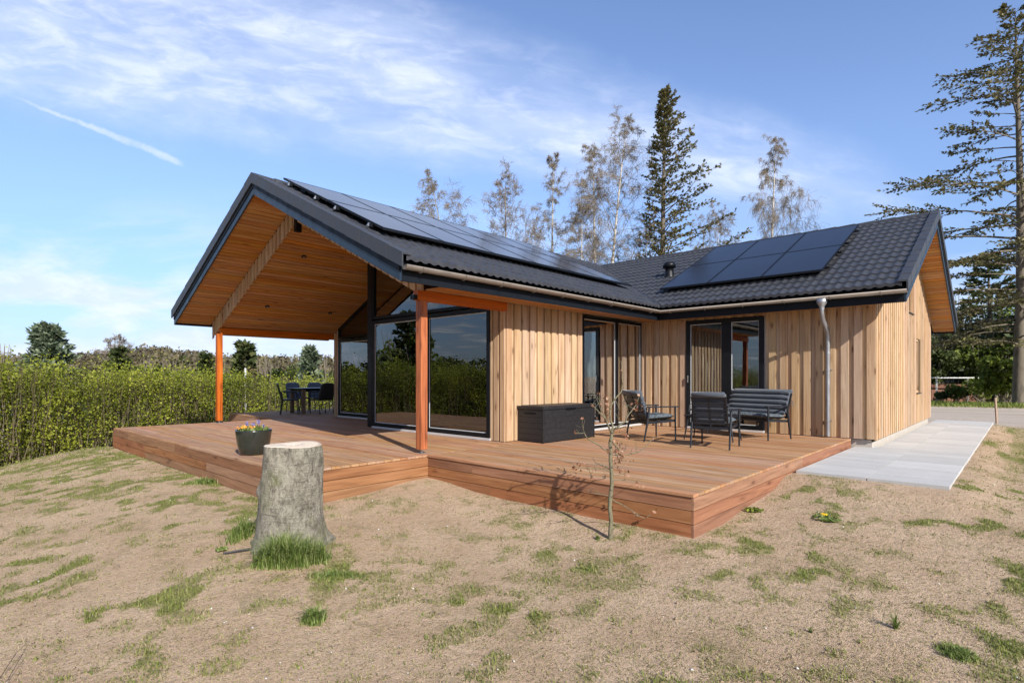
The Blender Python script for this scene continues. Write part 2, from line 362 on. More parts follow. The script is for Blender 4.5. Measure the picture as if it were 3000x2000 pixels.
def bark(name, c0, c1, c2, sc=6, thr=.55, streakz=.3):
    m, gr, b = newmat(name); co = gr.n('ShaderNodeTexCoord').outputs['Object']
    n = gr.noise(gr.scale(co, (1, 1, streakz)), sc, 6, .65, .6); col = gr.mix(gr.rng(n, .3, .55), c0, c1)
    n2 = gr.noise(gr.scale(co, (1, 1, 1.6)), sc * .6, 5, .6, .5); col = gr.mix(gr.rng(n2, thr, thr + .14), col, c2)
    gr.put(b.inputs['Base Color'], col); b.inputs['Roughness'].default_value = .9; bump(gr, b, n, .5, .02); return m
bark('bark_birch', (.30,.27,.22), (.55,.51,.44), (.10,.08,.065), 5, .56)
bark('bark_conifer', (.075,.062,.047), (.15,.125,.092), (.21,.19,.15), 5, .6)
bark('bark_twig', (.15,.12,.095), (.27,.225,.175), (.33,.30,.24), 8, .6)
bark('bark_sapling', (.085,.075,.045), (.17,.15,.09), (.06,.05,.032), 40, .55, .4)
# ---------------------------------------------------------------- terrain
CP = np.array([  # x, y, z, sigma
 (7.9,.6,-.19,1.6),(7.9,2.2,-.17,1.2),(11.4,1.9,-.17,2.5),(15,.3,-.2,3),(20,.8,-.18,4),(27,0,-.22,4),(34,-4,-.02,4),(36,6,.0,5),(32,-14,-.05,5),(12,-4,-.25,4),(7,-2.5,-.34,3),
 (5.0,2.3,-.425,.8),(6.3,2.0,-.30,.7),(5.0,4.0,-.40,.8),(4.8,5.0,-.37,.6),(4.95,6.1,-.26,.45),(4.2,6.0,-.33,.5),(3.3,6.1,-.41,.6),(2.9,7.5,-.425,1),(2.9,10,-.43,1.5),(2.9,14.4,-.47,1.3),
 (2.5,5.1,-.46,1),(1.5,3,-.45,1.5),(4,1,-.43,1.2),(0,0,-.45,3),(3,-2,-.42,2),(0,8,-.47,3),(1.0,12,-.47,2.5),(0,17,-.62,3),(3.6,18,-.56,2),(-4,14,-.75,4),
 (6,20,-1.15,3),(15,20,-1.4,4),(8,30,-2.6,7),(-10,25,-1.9,7),(25,30,-2.0,9),(50,45,-2.2,18),(0,60,-4,20),(-30,40,-3.2,18),(-30,0,-1.6,14),(0,-30,-.9,14),(40,-20,-.4,15),(60,0,-.5,20),
 (-12,70,-3,18)])
def gz_np(X, Y):
    n_ = np.zeros_like(X); d_ = np.zeros_like(X) + 1e-9
    for x, y, z, s in CP:
        w = np.exp(-((X-x)**2 + (Y-y)**2) / (2 * s * s)) + 1e-7 / (1 + ((X-x)**2 + (Y-y)**2) / 900); n_ += w * z; d_ += w
    z = n_ / d_
    # soil banked up against the deck and the slabs
    def dist(x0, x1, y0, y1): return np.hypot(np.clip(x0 - X, 0, None) + np.clip(X - x1, 0, None), np.clip(y0 - Y, 0, None) + np.clip(Y - y1, 0, None))
    dd_ = np.minimum(dist(2.97, 11.4, 6.2, 14.45), dist(6.6, 18, 14.4, 17.7)); tg_ = -.418 + .095 * np.exp(-((X-4.95)**2 + (Y-6.2)**2) / .8)
    z = z + np.maximum(tg_ - z, 0) * np.exp(-(dd_ / 1.9)**2)
    d3 = dist(4.96, 7.5, 2.28, 7); z = z + np.maximum(-.412 + .09 * np.exp(-((X-4.95)**2 + (Y-6.2)**2) / .8) - z, 0) * np.exp(-(d3 / .4)**2)
    pd_ = dist(7.75, 20.2, .62, 2.2); z = z + (-.172 - z) * np.exp(-(pd_ / .35) ** 2)
    az = np.degrees(np.arctan2(Y, X)); rr = np.hypot(X, Y)
    hill = np.exp(-((az - 75) / 11)**2) * np.clip((rr - 60) / 45, 0, 1)**1.0 * 4.6      # low wooded rise beyond the hedge
    hill += np.clip((rr - 80) / 120, 0, 1) * 1.5
    return z + hill
def gz(x, y): return float(gz_np(np.array([float(x)]), np.array([float(y)]))[0])
def onp(u, v, it=6):        # photo pixel on the ground
    z = -.42
    for _ in range(it): p = px(u, v, z); z = gz(p.x, p.y)
    return Vector((p.x, p.y, z))
def fbm(x, y, s, o=3, seed=0.0):
    return noise.fractal(Vector((x * s + seed, y * s - seed, seed)), 1.0, 2.0, o, noise_basis='PERLIN_ORIGINAL')
PATCH = []  # green grass patches read off the lawn: (x, y, radius, strength)
for u, v, rp, st in [(100,1640,60,.8),(150,1680,80,.7),(60,1745,90,.6),(150,1760,70,.6),(290,1800,60,.8),(110,1870,35,.6),(470,1750,60,.6),(555,1740,35,.8),(500,1780,40,.6),(550,1620,30,.8),
  (370,1690,40,.6),(470,1915,55,.6),(600,1840,40,.5),(560,1860,30,.5),(830,1910,45,.6),(300,1960,45,.5),(130,1980,35,.6),(985,1685,55,.9),(1080,1665,25,.8),(680,1510,70,.8),(690,1550,45,.9),(610,1590,30,.6),(505,1540,28,.7),
  (120,1440,150,.55),(30,1470,90,.7),(390,1480,110,.7),(480,1400,90,.6),(330,1420,70,.6),(600,1410,55,.9),(650,1425,55,.7),(500,1470,80,.5),(250,1350,120,.6),(60,1370,100,.6),(700,1470,60,.4),
  (1130,1540,55,.6),(1375,1552,18,.8),(1350,1775,30,.7),(1470,1785,35,.7),(1550,1805,40,.6),(1260,1840,40,.5),(1630,1620,45,.5),(1670,1655,30,.6),(1720,1670,30,.6),(1850,1600,80,.4),(2060,1620,60,.6),
  (2230,1590,60,.6),(2300,1640,90,.55),(2370,1675,60,.95),(2480,1630,80,.6),(2110,1675,55,.55),(2230,1700,35,.4),(2360,1455,90,.5),(2500,1480,60,.95),(2440,1510,55,.7),(2700,1475,90,.7),(2830,1500,80,.7),(2980,1450,90,.9),(2880,1440,70,.6),
  (2990,1690,90,1),(2930,1625,50,.7),(2890,1760,40,.5),(2990,1810,50,.6),(2970,1900,70,.7),(2810,1915,42,1.2),(2220,1930,45,.9),(2260,1960,60,.4),(2680,1950,60,.4),(1780,1930,40,.5),(1710,1945,30,.6),(1740,1865,25,.6),(2960,1340,90,.9),(2880,1300,80,.5),(2990,1265,80,.9),(2960,1560,60,.6)]:
    p = onp(u, v); d = p.xy.dot(FWD.xy); PATCH.append((p.x, p.y, rp * d / FPX, st))
PA = np.array(PATCH)
def green_np(X, Y, N1, N2):
    gsum = np.zeros_like(X)
    for x, y, r, s in PA:
        gsum = np.maximum(gsum, s * np.exp(-((X-x)**2 + (Y-y)**2) / (r*r) * 1.1))
    g1 = np.clip(gsum * .52 + (N1 * .8 + N2 * 1.5) * (gsum * .85 + .16) , 0, 1)
    bare = np.clip((N1 * .8 + .10 + N2 * 1.1) * 1.1, 0, .42)
    left = np.clip((Y - 6.5) / 6, 0, 1) * .36 + np.clip((X - 9) / 5, 0, 1) * np.clip((.2 - Y) / .8, 0, 1) * .30 + np.clip((Y-16)/6, 0, 1) * .4
    return np.clip(g1 + bare + left, 0, 1)
def lines(lo, hi, step, far, gr_):
    a = list(np.arange(lo, hi, step)); s = step; x = a[-1]; R_ = []
    while x < far: s *= gr_; x += s; R_.append(x)
    s = step; x = lo; L_ = []
    while x > -far: s *= gr_; x -= s; L_.append(x)
    return np.array(L_[::-1] + a + R_)
xs = lines(-.5, 9.5, .065, 700, 1.13); ys = lines(-2.5, 12.5, .065, 700, 1.13)
GX, GY = np.meshgrid(xs, ys, indexing='ij'); GZ = gz_np(GX, GY)
N1 = np.zeros(GX.size); N2 = np.zeros(GX.size); fx = GX.ravel(); fy = GY.ravel()
for i in range(GX.size):
    if abs(fx[i]) < 60 and abs(fy[i]) < 60:
        N1[i] = fbm(fx[i], fy[i], .9, 4, 3.1); N2[i] = fbm(fx[i], fy[i], 4.5, 3, 9.7)
N1 = N1.reshape(GX.shape); N2 = N2.reshape(GX.shape)
near = np.exp(-np.clip(np.hypot(GX - 3, GY - 4) - 8, 0, None) / 6)
GZ = GZ + (N2 * .004 + N1 * .010) * near
# sit under the paving slabs
pv = (GX > 7.97) & (GX < 20.0) & (GY > .68) & (GY < 2.16); GZ = np.where(pv, np.minimum(GZ, -.20), GZ)
und = (GX > 3.2) & (GX < 18.8) & (GY > 6.6) & (GY < 17.4) | (GX > 11.6) & (GX < 18.8) & (GY > 2.3) & (GY < 8) | (GX > 5.3) & (GX < 11.6) & (GY > 2.6) & (GY < 7)
GZ = np.where(und, np.minimum(GZ, -.45), GZ)
GA = green_np(GX, GY, N1, N2)
drive = (GX > 20.6 + .3 * np.sin(GY)) & (GX < 32.0 + .25 * GY)
GD = np.clip(np.minimum(GX - 20.2, (32.5 + .1 * GY) - GX) / .8, 0, 1) * (GY < 14)
GA = np.where((GX > 32.5 + .1 * GY), .9, GA)
GA = np.where((GX > 5) & (GX <= 20.3) & (GY < .2) , np.maximum(GA, np.clip((GX - 8) / 8, 0, .55) + N1 * .3), GA)
nx, ny = GX.shape
idx = np.arange(nx * ny).reshape(nx, ny)
F = np.stack([idx[:-1, :-1], idx[1:, :-1], idx[1:, 1:], idx[:-1, 1:]], -1).reshape(-1, 4)
m, gr, b = newmat('lawn'); co = gr.n('ShaderNodeTexCoord').outputs['Object']; ga = attr(gr, 'bv'); gd = attr(gr, 'drive')
n1 = gr.noise(co, 1.3, 6, .6); n2 = gr.noise(co, 14, 6, .7); n3 = gr.noise(co, 110, 3, .7)
sand = gr.mix(gr.rng(n1, .3, .7), (.54,.375,.25), (.67,.49,.34)); sand = gr.mix(gr.m('MULTIPLY', gr.rng(n2, .45, .75), .55), sand, (.39,.265,.165))
sand = gr.mix(gr.m('MULTIPLY', gr.rng(n3, .5, .8), .5), sand, (.56,.46,.33)); sand = gr.mix(gr.m('MULTIPLY', gr.rng(n3, .45, .25), .8), sand, (.13,.085,.05)); n5 = gr.noise(co, 38, 4, .75); sand = gr.mix(gr.m('MULTIPLY', gr.rng(n5, .58, .72), .55), sand, (.20,.14,.08)); sand = gr.mix(gr.m('MULTIPLY', gr.rng(n5, .36, .24), .6), sand, (.60,.48,.35))
# straw and thin grass drawn out in little strokes
rot = gr.n('ShaderNodeMapping'); rot.inputs['Rotation'].default_value = (0, 0, .5); rot.inputs['Scale'].default_value = (70, 22, 20); gr.put(rot.inputs[0], co)
st = gr.noise(rot.outputs[0], 1, 4, .7, 1.5)
sand = gr.mix(gr.m('MULTIPLY', gr.rng(st, .50, .68), .45), sand, (.26,.215,.11)); sand = gr.mix(gr.m('MULTIPLY', gr.rng(st, .44, .30), .5), sand, (.50,.40,.27))
mo = gr.noise(co, 3.2, 7, .72, .6); sand = gr.mix(gr.m('MULTIPLY', gr.rng(mo, .50, .68), .42), sand, (.24,.205,.10))
grs = gr.mix(gr.rng(n3, .3, .7), (.17,.175,.05), (.31,.29,.115)); grs = gr.mix(gr.rng(n2, .55, .8), grs, (.27,.235,.10))
gm = gr.rng(gr.m('ADD', ga, gr.m('ADD', gr.m('MULTIPLY', gr.m('SUBTRACT', n2, .5), .9), gr.m('MULTIPLY', gr.m('SUBTRACT', n3, .5), .8))), .30, .85)
col = gr.mix(gm, sand, grs)
gv = gr.mix(gr.rng(gr.noise(co, 30, 5, .8), .3, .7), (.42,.35,.285), (.60,.52,.44)); gv = gr.mix(gr.rng(gr.noise(gr.scale(co, (.6, .1, 1)), 2, 4, .6), .5, .7), gv, (.38,.31,.24))
col = gr.mix(gd, col, gv)
gr.put(b.inputs['Base Color'], col); b.inputs['Roughness'].default_value = .95; b.inputs['Specular IOR Level'].default_value = .15
bump(gr, b, gr.m('ADD', gr.m('MULTIPLY', n2, .8), gr.m('ADD', gr.m('MULTIPLY', n3, .5), gr.m('MULTIPLY', n5, .6))), 1.0, .04)
gob = fastmesh('ground', np.stack([GX, GY, GZ], -1).reshape(-1, 3), F, GA.ravel(), m, smooth=True)
a_ = gob.data.attributes.new('drive', 'FLOAT', 'POINT'); a_.data.foreach_set('value', GD.ravel().astype(np.float32))
gob['kind'] = 'structure'
# paving: slabs laid on the sand
pm = MB()
for ix in range(30):
    for iy in range(2):
        x0 = 7.95 + ix * .404 + (0 if iy else 0); y0 = .62 + iy * .804
        if x0 > 19.9: continue
        y1 = y0 + .8
        if iy == 1 and x0 > 11.3: y1 = 1.88
        pm.box(x0, y0, -.20, x0 + .395, y1 - .006, -.135 + random.uniform(-.0015, .0015))
tag(pm.build('pavement', M['paving']), kind='structure')

# ---------------------------------------------------------------- timber deck
deck = empty('timber_deck', (5, 6.2, -.42), 0, 'reddish brown timber terrace with three board skirting wrapping round the corner of the house', 'deck')
db = MB()
def deckboards(x0, x1, y0, y1, w=.120, gap=.006):
    x = x0
    while x < x1 - .02:
        xe = min(x + w, x1); y = y0; cuts = sorted([y0, y1] + [y0 + (y1-y0) * random.uniform(.15, .85) for _ in range(int((y1-y0) / 4))])
        for a_, b_ in zip(cuts[:-1], cuts[1:]):
            if b_ - a_ > .4 or len(cuts) == 2: db.box(x, a_ + .0015, -.028, xe, b_ - .0015, random.uniform(-.0008, .0008))
            else: db.box(x, a_ + .0015, -.028, xe, b_ - .0015, 0)
        x += w + gap
deckboards(2.99, 11.38, 6.205, 14.45); deckboards(4.96, 11.38, 2.27, 6.195); deckboards(6.57, 18, 14.46, 17.75)
db.build('deck_boards', M['deck_wood'], deck)
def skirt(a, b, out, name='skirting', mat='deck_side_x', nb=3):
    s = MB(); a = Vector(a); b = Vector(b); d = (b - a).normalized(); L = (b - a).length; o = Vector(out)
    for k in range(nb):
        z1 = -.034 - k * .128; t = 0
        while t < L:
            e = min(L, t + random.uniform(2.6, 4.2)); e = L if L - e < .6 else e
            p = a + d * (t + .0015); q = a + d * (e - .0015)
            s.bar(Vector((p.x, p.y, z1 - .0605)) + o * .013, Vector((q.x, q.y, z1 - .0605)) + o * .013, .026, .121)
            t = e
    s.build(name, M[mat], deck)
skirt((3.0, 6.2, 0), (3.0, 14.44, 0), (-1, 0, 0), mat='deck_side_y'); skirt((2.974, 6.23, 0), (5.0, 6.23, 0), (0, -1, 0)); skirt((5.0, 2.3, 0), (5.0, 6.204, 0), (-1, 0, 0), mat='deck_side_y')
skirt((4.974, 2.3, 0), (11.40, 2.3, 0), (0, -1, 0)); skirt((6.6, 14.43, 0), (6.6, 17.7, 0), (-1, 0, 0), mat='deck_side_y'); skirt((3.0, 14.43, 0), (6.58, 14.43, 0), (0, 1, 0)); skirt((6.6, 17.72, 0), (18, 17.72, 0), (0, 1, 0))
fr = MB()
fr.box(3.03, 6.27, -.50, 3.07, 14.38, -.03); fr.box(3.07, 6.26, -.50, 5.05, 6.30, -.03); fr.box(5.03, 2.34, -.50, 5.07, 6.26, -.03); fr.box(5.07, 2.33, -.42, 11.38, 2.37, -.03); fr.box(6.63, 14.5, -.6, 6.67, 17.68, -.03)
fr.build('joist_frame', M['frame_black'], deck)

# ---------------------------------------------------------------- the house
XW, YA, YB, XBF, YN, XG, XL = 11.41, 6.47, 1.94, 19.15, 14.02, 6.83, 8.05
XV, YV = 4.207, 1.404; C_A, C_B = 10.23, 15.38; HW = 4.42; SL = .4695; ZF = 2.318; ZE = 2.60; ZR = ZE + SL * (HW + .07)
house = empty('timber_house', (XW, YA, -.15), 0, 'L shaped timber clad house with dark tiled gable roofs and a deep covered porch', 'house')
def zfb(c, cc): return ZF + SL * (HW - abs(c - cc))         # fascia bottom line
def ztop(c, cc): return ZE + SL * (HW + .07 - abs(c - cc))  # tile plane
mA = lambda s, c, z: Vector((s, c, z)); mB = lambda s, c, z: Vector((c, s, z))

def cladding(name, P, along, out, z0, ztopf, a0, a1, per=.205, wide=.128, holes=(), first_raised=True, mat='cladding'):
    """board on board cladding: P(a, o, z) -> world; holes = (a0, a1, z0, z1)"""
    s = MB()
    def col(x0, x1, o0, o1, inset=0):
        segs = [(z0, None)]
        cuts = [h for h in holes if h[0] < x1 - .005 and h[1] > x0 + .005]
        spans = []
        if cuts:
            z = z0
            for h in sorted(cuts, key=lambda h: h[2]):
                if h[2] > z + .01: spans.append((z, h[2]))
                z = h[3]
            spans.append((z, None))
        else: spans = [(z0, None)]
        val = random.random()
        for za, zb in spans:
            t0 = ztopf(x0) if zb is None else zb; t1 = ztopf(x1) if zb is None else zb
            if min(t0, t1) <= za + .01: continue
            V = [P(x0, o0, za), P(x1, o0, za), P(x1, o1, za), P(x0, o1, za), P(x0, o0, t0), P(x1, o0, t1), P(x1, o1, t1), P(x0, o1, t0)]
            s.add(V, [(0,3,2,1),(4,5,6,7),(0,1,5,4),(1,2,6,5),(2,3,7,6),(3,0,4,7)], val)
    x = a0; k = 0
    while x < a1 - .01:      # raised boards over recessed ones
        w = wide + random.uniform(-.006, .006); col(x, min(x + w, a1), .022, .050)
        g0 = x + w - .004; g1 = min(x + per + .004, a1)
        if g0 < a1: col(g0 + .008, g1 - .008, 0, .0215)
        x += per
    return s.build(name, M[mat], house)
GT = lambda cc: (lambda c: zfb(c, cc) + .02)
flat = lambda z: (lambda a: z)
DZ = 2.30
# south wall of the long wing, facing the terrace (-Y)
cladding('wall', lambda a, o, z: Vector((a, YA - o, z)), 'x', -1, .012, flat(2.40), XG, 9.06)
# short return beside the big glazing (-X)
cladding('wall', lambda a, o, z: Vector((XG - o, a, z)), 'y', -1, .012, flat(2.40), YA - .046, 6.76, per=.15, wide=.10)
# cross wing wall facing the terrace (-X)
cladding('wall', lambda a, o, z: Vector((XW - o, a, z)), 'y', -1, .012, flat(2.40), YB - .046, YA - .01, holes=[(3.76, 5.35, -.1, DZ)])
# gable of the cross wing (-Y)
cladding('wall', lambda a, o, z: Vector((a, YB - o, z)), 'x', -1, -.005, GT(C_B), XW, XBF, per=.235, wide=.13, holes=[(16.35, 16.95, .72, 2.02), (15.1, 15.75, 2.55, 3.35)])
cladding('wall', lambda a, o, z: Vector((XBF + o, a, z)), 'y', 1, .0, flat(2.40), YB, YN + .6)
cladding('wall', lambda a, o, z: Vector((a, YN + o, z)), 'x', 1, .0, flat(2.36), XL, XBF)
cladding('wall', lambda a, o, z: Vector((XL - .02 - o, a, z)), 'y', -1, .012, lambda a: min(zfb(a, C_A) - .26, 2.3), 13.86, YN + .046, per=.09, wide=.06)
# inner skins so that nothing is see through
sk = MB(); 
for (x0, x1, y0, y1, z1) in [(XG, 9.06, YA + .002, YA + .14, 2.4), (XG + .002, XG + .14, YA + .14, 6.76, 2.4), (XW + .002, XW + .14, YB + .20, 3.76, 2.4), (XW + .002, XW + .14, 5.35, YA + .14, 2.4),
   (XBF - .14, XBF - .002, YB + .14, YN, 2.4), (XL, XBF - .14, YN - .14, YN - .002, 2.4)]:
    sk.box(x0, y0, 0, x1, y1, z1, .5); sk.build('inner_wall', M['white_wall'], house); sk = MB()
sk.prism([(x, YB + .145, z) for x, z in [(XW + .002, 0), (XBF - .002, 0), (XBF - .002, zfb(XBF, C_B)), (C_B, zfb(C_B, C_B)), (XW + .002, zfb(XW, C_B))]], (0, .05, 0), .5)
sk.build('inner_wall', M['white_wall'], house)
fo = MB()
fo.box(XW + .02, YB + .02, -.30, XBF - .02, YB + .12, -.012); fo.box(XW + .015, YB + .12, -.30, XW + .12, YA, -.012); fo.box(XG + .02, YA + .02, -.45, XW, YA + .12, -.012); fo.box(XG + .02, YA + .12, -.45, XG + .12, 10.5, -.012)
fo.build('foundation', M['concrete'], house)
# black strip filling the plinth gap under the gable cladding
pg = MB(); pg.box(XW + .0, YB - .010, -.030, XBF, YB + .02, -.006); pg.build('plinth_gap_strip', M['frame_black'], house)
# trims of the narrow gable windows
def slot_window(x0, x1, z0, z1):
    w = MB(); y = YB - .012; DP = .15
    for b_ in [(x0, z0, x0 + .05, z1), (x1 - .05, z0, x1, z1), (x0 + .05, z1 - .05, x1 - .05, z1), (x0 + .05, z0, x1 - .05, z0 + .05)]: w.box(b_[0], y + .0, b_[1], b_[2], y + DP, b_[3])
    f = w.build('window', M['cladding'], house)
    p = MB(); p.box(x0 + .05, y + DP - .02, z0 + .05, x1 - .05, y + DP - .012, z1 - .05); p.build('pane', M['glass'], f)
    bq = MB(); bq.box(x0 + .05, y + DP - .005, z0 + .05, x1 - .05, y + DP, z1 - .05); bq.build('dark_backing', M['dark_interior'], f)  # added dark sheet behind the pane, its colour stands in for the unlit room
    s = MB(); s.box(x0 - .02, YB - .075, z0 - .022, x1 + .02, YB + .05, z0 - .001); s.build('sill', M['flash_black'], f)
slot_window(16.35, 16.95, .72, 2.02); slot_window(15.1, 15.75, 2.55, 3.35)

# ---- glazed openings
def window(P, a0, a1, z0, z1, divs=(), rails=(), fw=.07, name='window', depth=(-.03, .07), glassat=.03, topf=None, sill=True, wide_div=.06, spacer=True):
    """P(a, o, z); divs = posts at a; rails = (a0, a1, z)"""
    w = MB(); o0, o1 = depth
    def bx(x0, x1, za, zb, s=w, q0=o0, q1=o1, v=.5):
        V = [P(x0,q0,za),P(x1,q0,za),P(x1,q1,za),P(x0,q1,za),P(x0,q0,zb),P(x1,q0,zb),P(x1,q1,zb),P(x0,q1,zb)]
        s.add(V, [(0,3,2,1),(4,5,6,7),(0,1,5,4),(1,2,6,5),(2,3,7,6),(3,0,4,7)], v)
    bx(a0, a0 + fw, z0, z1); bx(a1 - fw, a1, z0, z1); bx(a0 + fw, a1 - fw, z1 - fw, z1); bx(a0 + fw, a1 - fw, z0, z0 + fw)
    edges = [a0 + fw / 2] + list(divs) + [a1 - fw / 2]
    for d in divs: bx(d - wide_div, d + wide_div, z0 + fw, z1 - fw)
    f = w.build(name, M['frame_black'], house)
    n = len(divs) + 1
    for i in range(n):
        e0 = (a0 + fw) if i == 0 else divs[i-1] + wide_div; e1 = (a1 - fw) if i == n-1 else divs[i] - wide_div
        cells = [(z0 + fw, z1 - fw)]
        for (j, zr, hh) in rails:
            if j == i:
                r = MB(); bx(e0, e1, zr - hh, zr + hh, r); r.build('rail', M['frame_black'], f)
                cells = [(cells[0][0], zr - hh), (zr + hh, cells[0][1])]
        for (ca, cb) in cells:
            p = MB(); bx(e0, e1, ca, cb, p, glassat, glassat + .008); p.build('pane', M['glass'], f)
            if spacer:
                q = MB(); t = .014
                for s_ in ((e0, e0 + t, ca, cb), (e1 - t, e1, ca, cb), (e0 + t, e1 - t, ca, ca + t), (e0 + t, e1 - t, cb - t, cb)): bx(*s_, q, glassat + .009, glassat + .014)
                q.build('glazing_bead', M['spacer_metal'], f)
    if sill:
        s = MB(); bx(a0 - .01, a1 + .01, z0 - .045, z0 - .004, s, -.02, .075); s.build('sill', M['sill_metal'], f)
    return f
# sliding door in the long wing (facing -Y)
window(lambda a, o, z: Vector((a, YA - o + .04, z)), 9.06, 11.40, .05, DZ + .02, divs=(10.33,), fw=.055, name='glass_door', wide_div=.05)
# door and window in the cross wing (facing -X)
wf = window(lambda a, o, z: Vector((XW - o + .0, a, z)), 3.76, 5.35, .05, DZ, divs=(4.49,), rails=((0, .78, .06),), fw=.085, name='glass_door', wide_div=.10)
hd = MB(); hd.bar((XW - .10, 5.30, .98), (XW - .10, 5.30, 1.13), .015, .02); hd.bar((XW - .10, 5.30, 1.1), (XW - .06, 5.30, 1.1), .012, .012); hd.build('handle', M['steel'], wf)
# big gable glazing under the porch (facing -X)
YP = 10.42
PG = lambda a, o, z: Vector((XG - o, a, z))
bigw = window(PG, 6.76, YP - .08, .05, 2.30, divs=(8.46,), fw=.075, name='glass_wall', wide_div=.035)
zc = lambda c: zfb(c, C_A) - .27            # inner ceiling plane
def poly_glass(X, y0, y1, zb, name, apex=None):
    fr_ = MB(); pts = [(y0, zb), (y1, zb)]
    top = [(y1, zc(y1))] + ([(C_A, zc(C_A))] if y0 < C_A < y1 else []) + [(y0, max(zc(y0), zb + .02))]
    poly = pts + top
    def b2(p, q, w_=.06):
        a_ = Vector((X - .02, p[0], p[1])); c_ = Vector((X - .02, q[0], q[1])); fr_.bar(a_, c_, .09, w_, .5, up=(1, 0, 0))
    def inset(p, q, d):
        v = Vector((q[0]-p[0], q[1]-p[1])); v.normalize(); nrm = Vector((-v.y, v.x)) * d; return (p[0]+nrm.x, p[1]+nrm.y), (q[0]+nrm.x, q[1]+nrm.y)
    for i in range(len(poly)):
        p, q = poly[i], poly[(i+1) % len(poly)]; p, q = inset(p, q, .03)
        fr_.bar(Vector((X - .02 - .0012 * i, p[0], p[1])), Vector((X - .02 - .0012 * i, q[0], q[1])), .06, .09, .5, up=(1, 0, 0))
    f = fr_.build(name, M['frame_black'], house)
    g_ = MB(); g_.prism([(X - .03, p[0], p[1]) for p in poly], (.008, 0, 0)); g_.build('pane', M['glass'], f)
poly_glass(XG, 6.76, YP - .08, 2.33, 'gable_window')
pl = MB(); pl.box(XG - .075, YP - .085, .02, XG + .10, YP + .085, zc(YP) - .0); pl.build('mullion_post', M['frame_black'], house)
wl = MB(); wl.box(XG + .101, YP - .02, .02, XL, YP + .06, zc(YP)); wl.build('inner_wall', M['white_wall'], house)
window(lambda a, o, z: Vector((XL - o, a, z)), YP + .10, 13.86, .05, 2.12, divs=(12.2,), fw=.075, name='glass_wall', wide_div=.05)
poly_glass(XL, YP + .10, 13.86, 2.15, 'gable_window')

# ---- ceilings and soffits (tongue boards run along the ridge)
def board_slope(name, P, c_lo, c_hi, s0, s1, zf_, mat, bw=.094, gap=.014, th=.018, cut=None, parent=None):
    """boards run along s, stepping from c_lo up to c_hi"""
    s = MB(); sg = 1 if c_hi > c_lo else -1; n = int(abs(c_hi - c_lo) / ((bw + gap) * math.cos(math.atan(SL)))); st_ = abs(c_hi - c_lo) / n
    for k in range(n):
        ca = c_lo + sg * st_ * k; cb = ca + sg * (st_ - gap)
        e = s1 if cut is None else cut(ca)
        V = [P(s0, ca, zf_(ca)), P(e, ca, zf_(ca)), P(e, cb, zf_(cb)), P(s0, cb, zf_(cb))]; V += [v + Vector((0, 0, th)) for v in V]
        s.add(V, [(0,3,2,1),(4,5,6,7),(0,1,5,4),(1,2,6,5),(2,3,7,6),(3,0,4,7)])
    V = [P(s0 + .001, c_lo, zf_(c_lo) + th + .002), P(s1 - .001, c_lo, zf_(c_lo) + th + .002), P(s1 - .001, c_hi, zf_(c_hi) + th + .002), P(s0 + .001, c_hi, zf_(c_hi) + th + .002)]
    return s.build(name, M[mat], house)
zs_ = lambda cc: (lambda c: zfb(c, cc) + .035)
YFA = C_A + HW
board_slope('soffit', mA, YFA - .03, C_A + .01, XV + .03, 5.0, zs_(C_A), 'ceiling_wood')
board_slope('soffit', mA, C_A - HW + .03, C_A - .01, XV + .03, 5.0, zs_(C_A), 'ceiling_wood')
board_slope('ceiling', mA, YFA - .15, C_A + .005, 5.05, XL + .0, zc, 'ceiling_wood')
board_slope('ceiling', mA, YA - .08, C_A - .005, 5.05, XG + .0, zc, 'ceiling_wood')
board_slope('soffit', mB, XW - .46 + .03, C_B - .01, YV + .03, YB - .03, zs_(C_B), 'ceiling_wood_y')
board_slope('soffit', mB, C_B + HW - .03, C_B + .01, YV + .03, YB - .03, zs_(C_B), 'ceiling_wood_y')
# level eaves soffits
es = MB()
for k in range(6):
    y0 = C_A - HW + .035 + k * .108; 
    if y0 + .098 < YA - .0: es.box(5.05, y0, 2.345, XW - .40, min(y0 + .098, YA - .05), 2.363)
es.build('soffit', M['ceiling_wood'], house)
es = MB()
for k in range(4):
    x0 = XW - .455 + .035 + k * .108
    if x0 + .098 < XW + .1: es.box(x0, YB - .02, 2.345, min(x0 + .098, XW - .05), YA - .05, 2.363)
es.build('soffit', M['ceiling_wood_y'], house)
cp = MB(); Y0 = YA + .14; 
ic = lambda c: zc(c) + .03
for (a_, b_) in ((Y0 - .1, C_A), (C_A, YN - .05)):
    cp.prism([(XG + .02 if a_ < C_A - 1 else XL + .02, a_, ic(a_)), (14.5, a_, ic(a_)), (14.5, b_, ic(b_)), (XG + .02 if a_ < C_A - 1 else XL + .02, b_, ic(b_))], (0, 0, .03), .5)
cp.box(14.5, YB + .15, 2.38, XBF - .15, YN - .15, 2.41); cp.box(XW + .15, YB + .15, 2.38, 14.5, YA + .1, 2.41)
cp.build('inner_ceiling', M['inner_ceiling'], house)
fl = MB(); fl.box(XG + .12, YA + .13, -.02, XBF - .15, YP, .02); fl.box(XL + .1, YP, -.02, XBF - .15, YN - .15, .02); fl.box(XW + .13, YB + .13, -.02, XBF - .15, YA + .13, .02)
fl.build('floor', M['inner_floor'], house)
for b_ in ((14.4, YA + 1.6, .02, 14.5, YN - .15, 4.1), (XW + .2, YA + .16, .02, 14.39, YA + .22, 2.35), (13.6, YB + .15, .02, 13.7, YA + .1, 2.37)): iw = MB(); iw.box(*b_); iw.build('inner_wall', M['white_wall'], house)

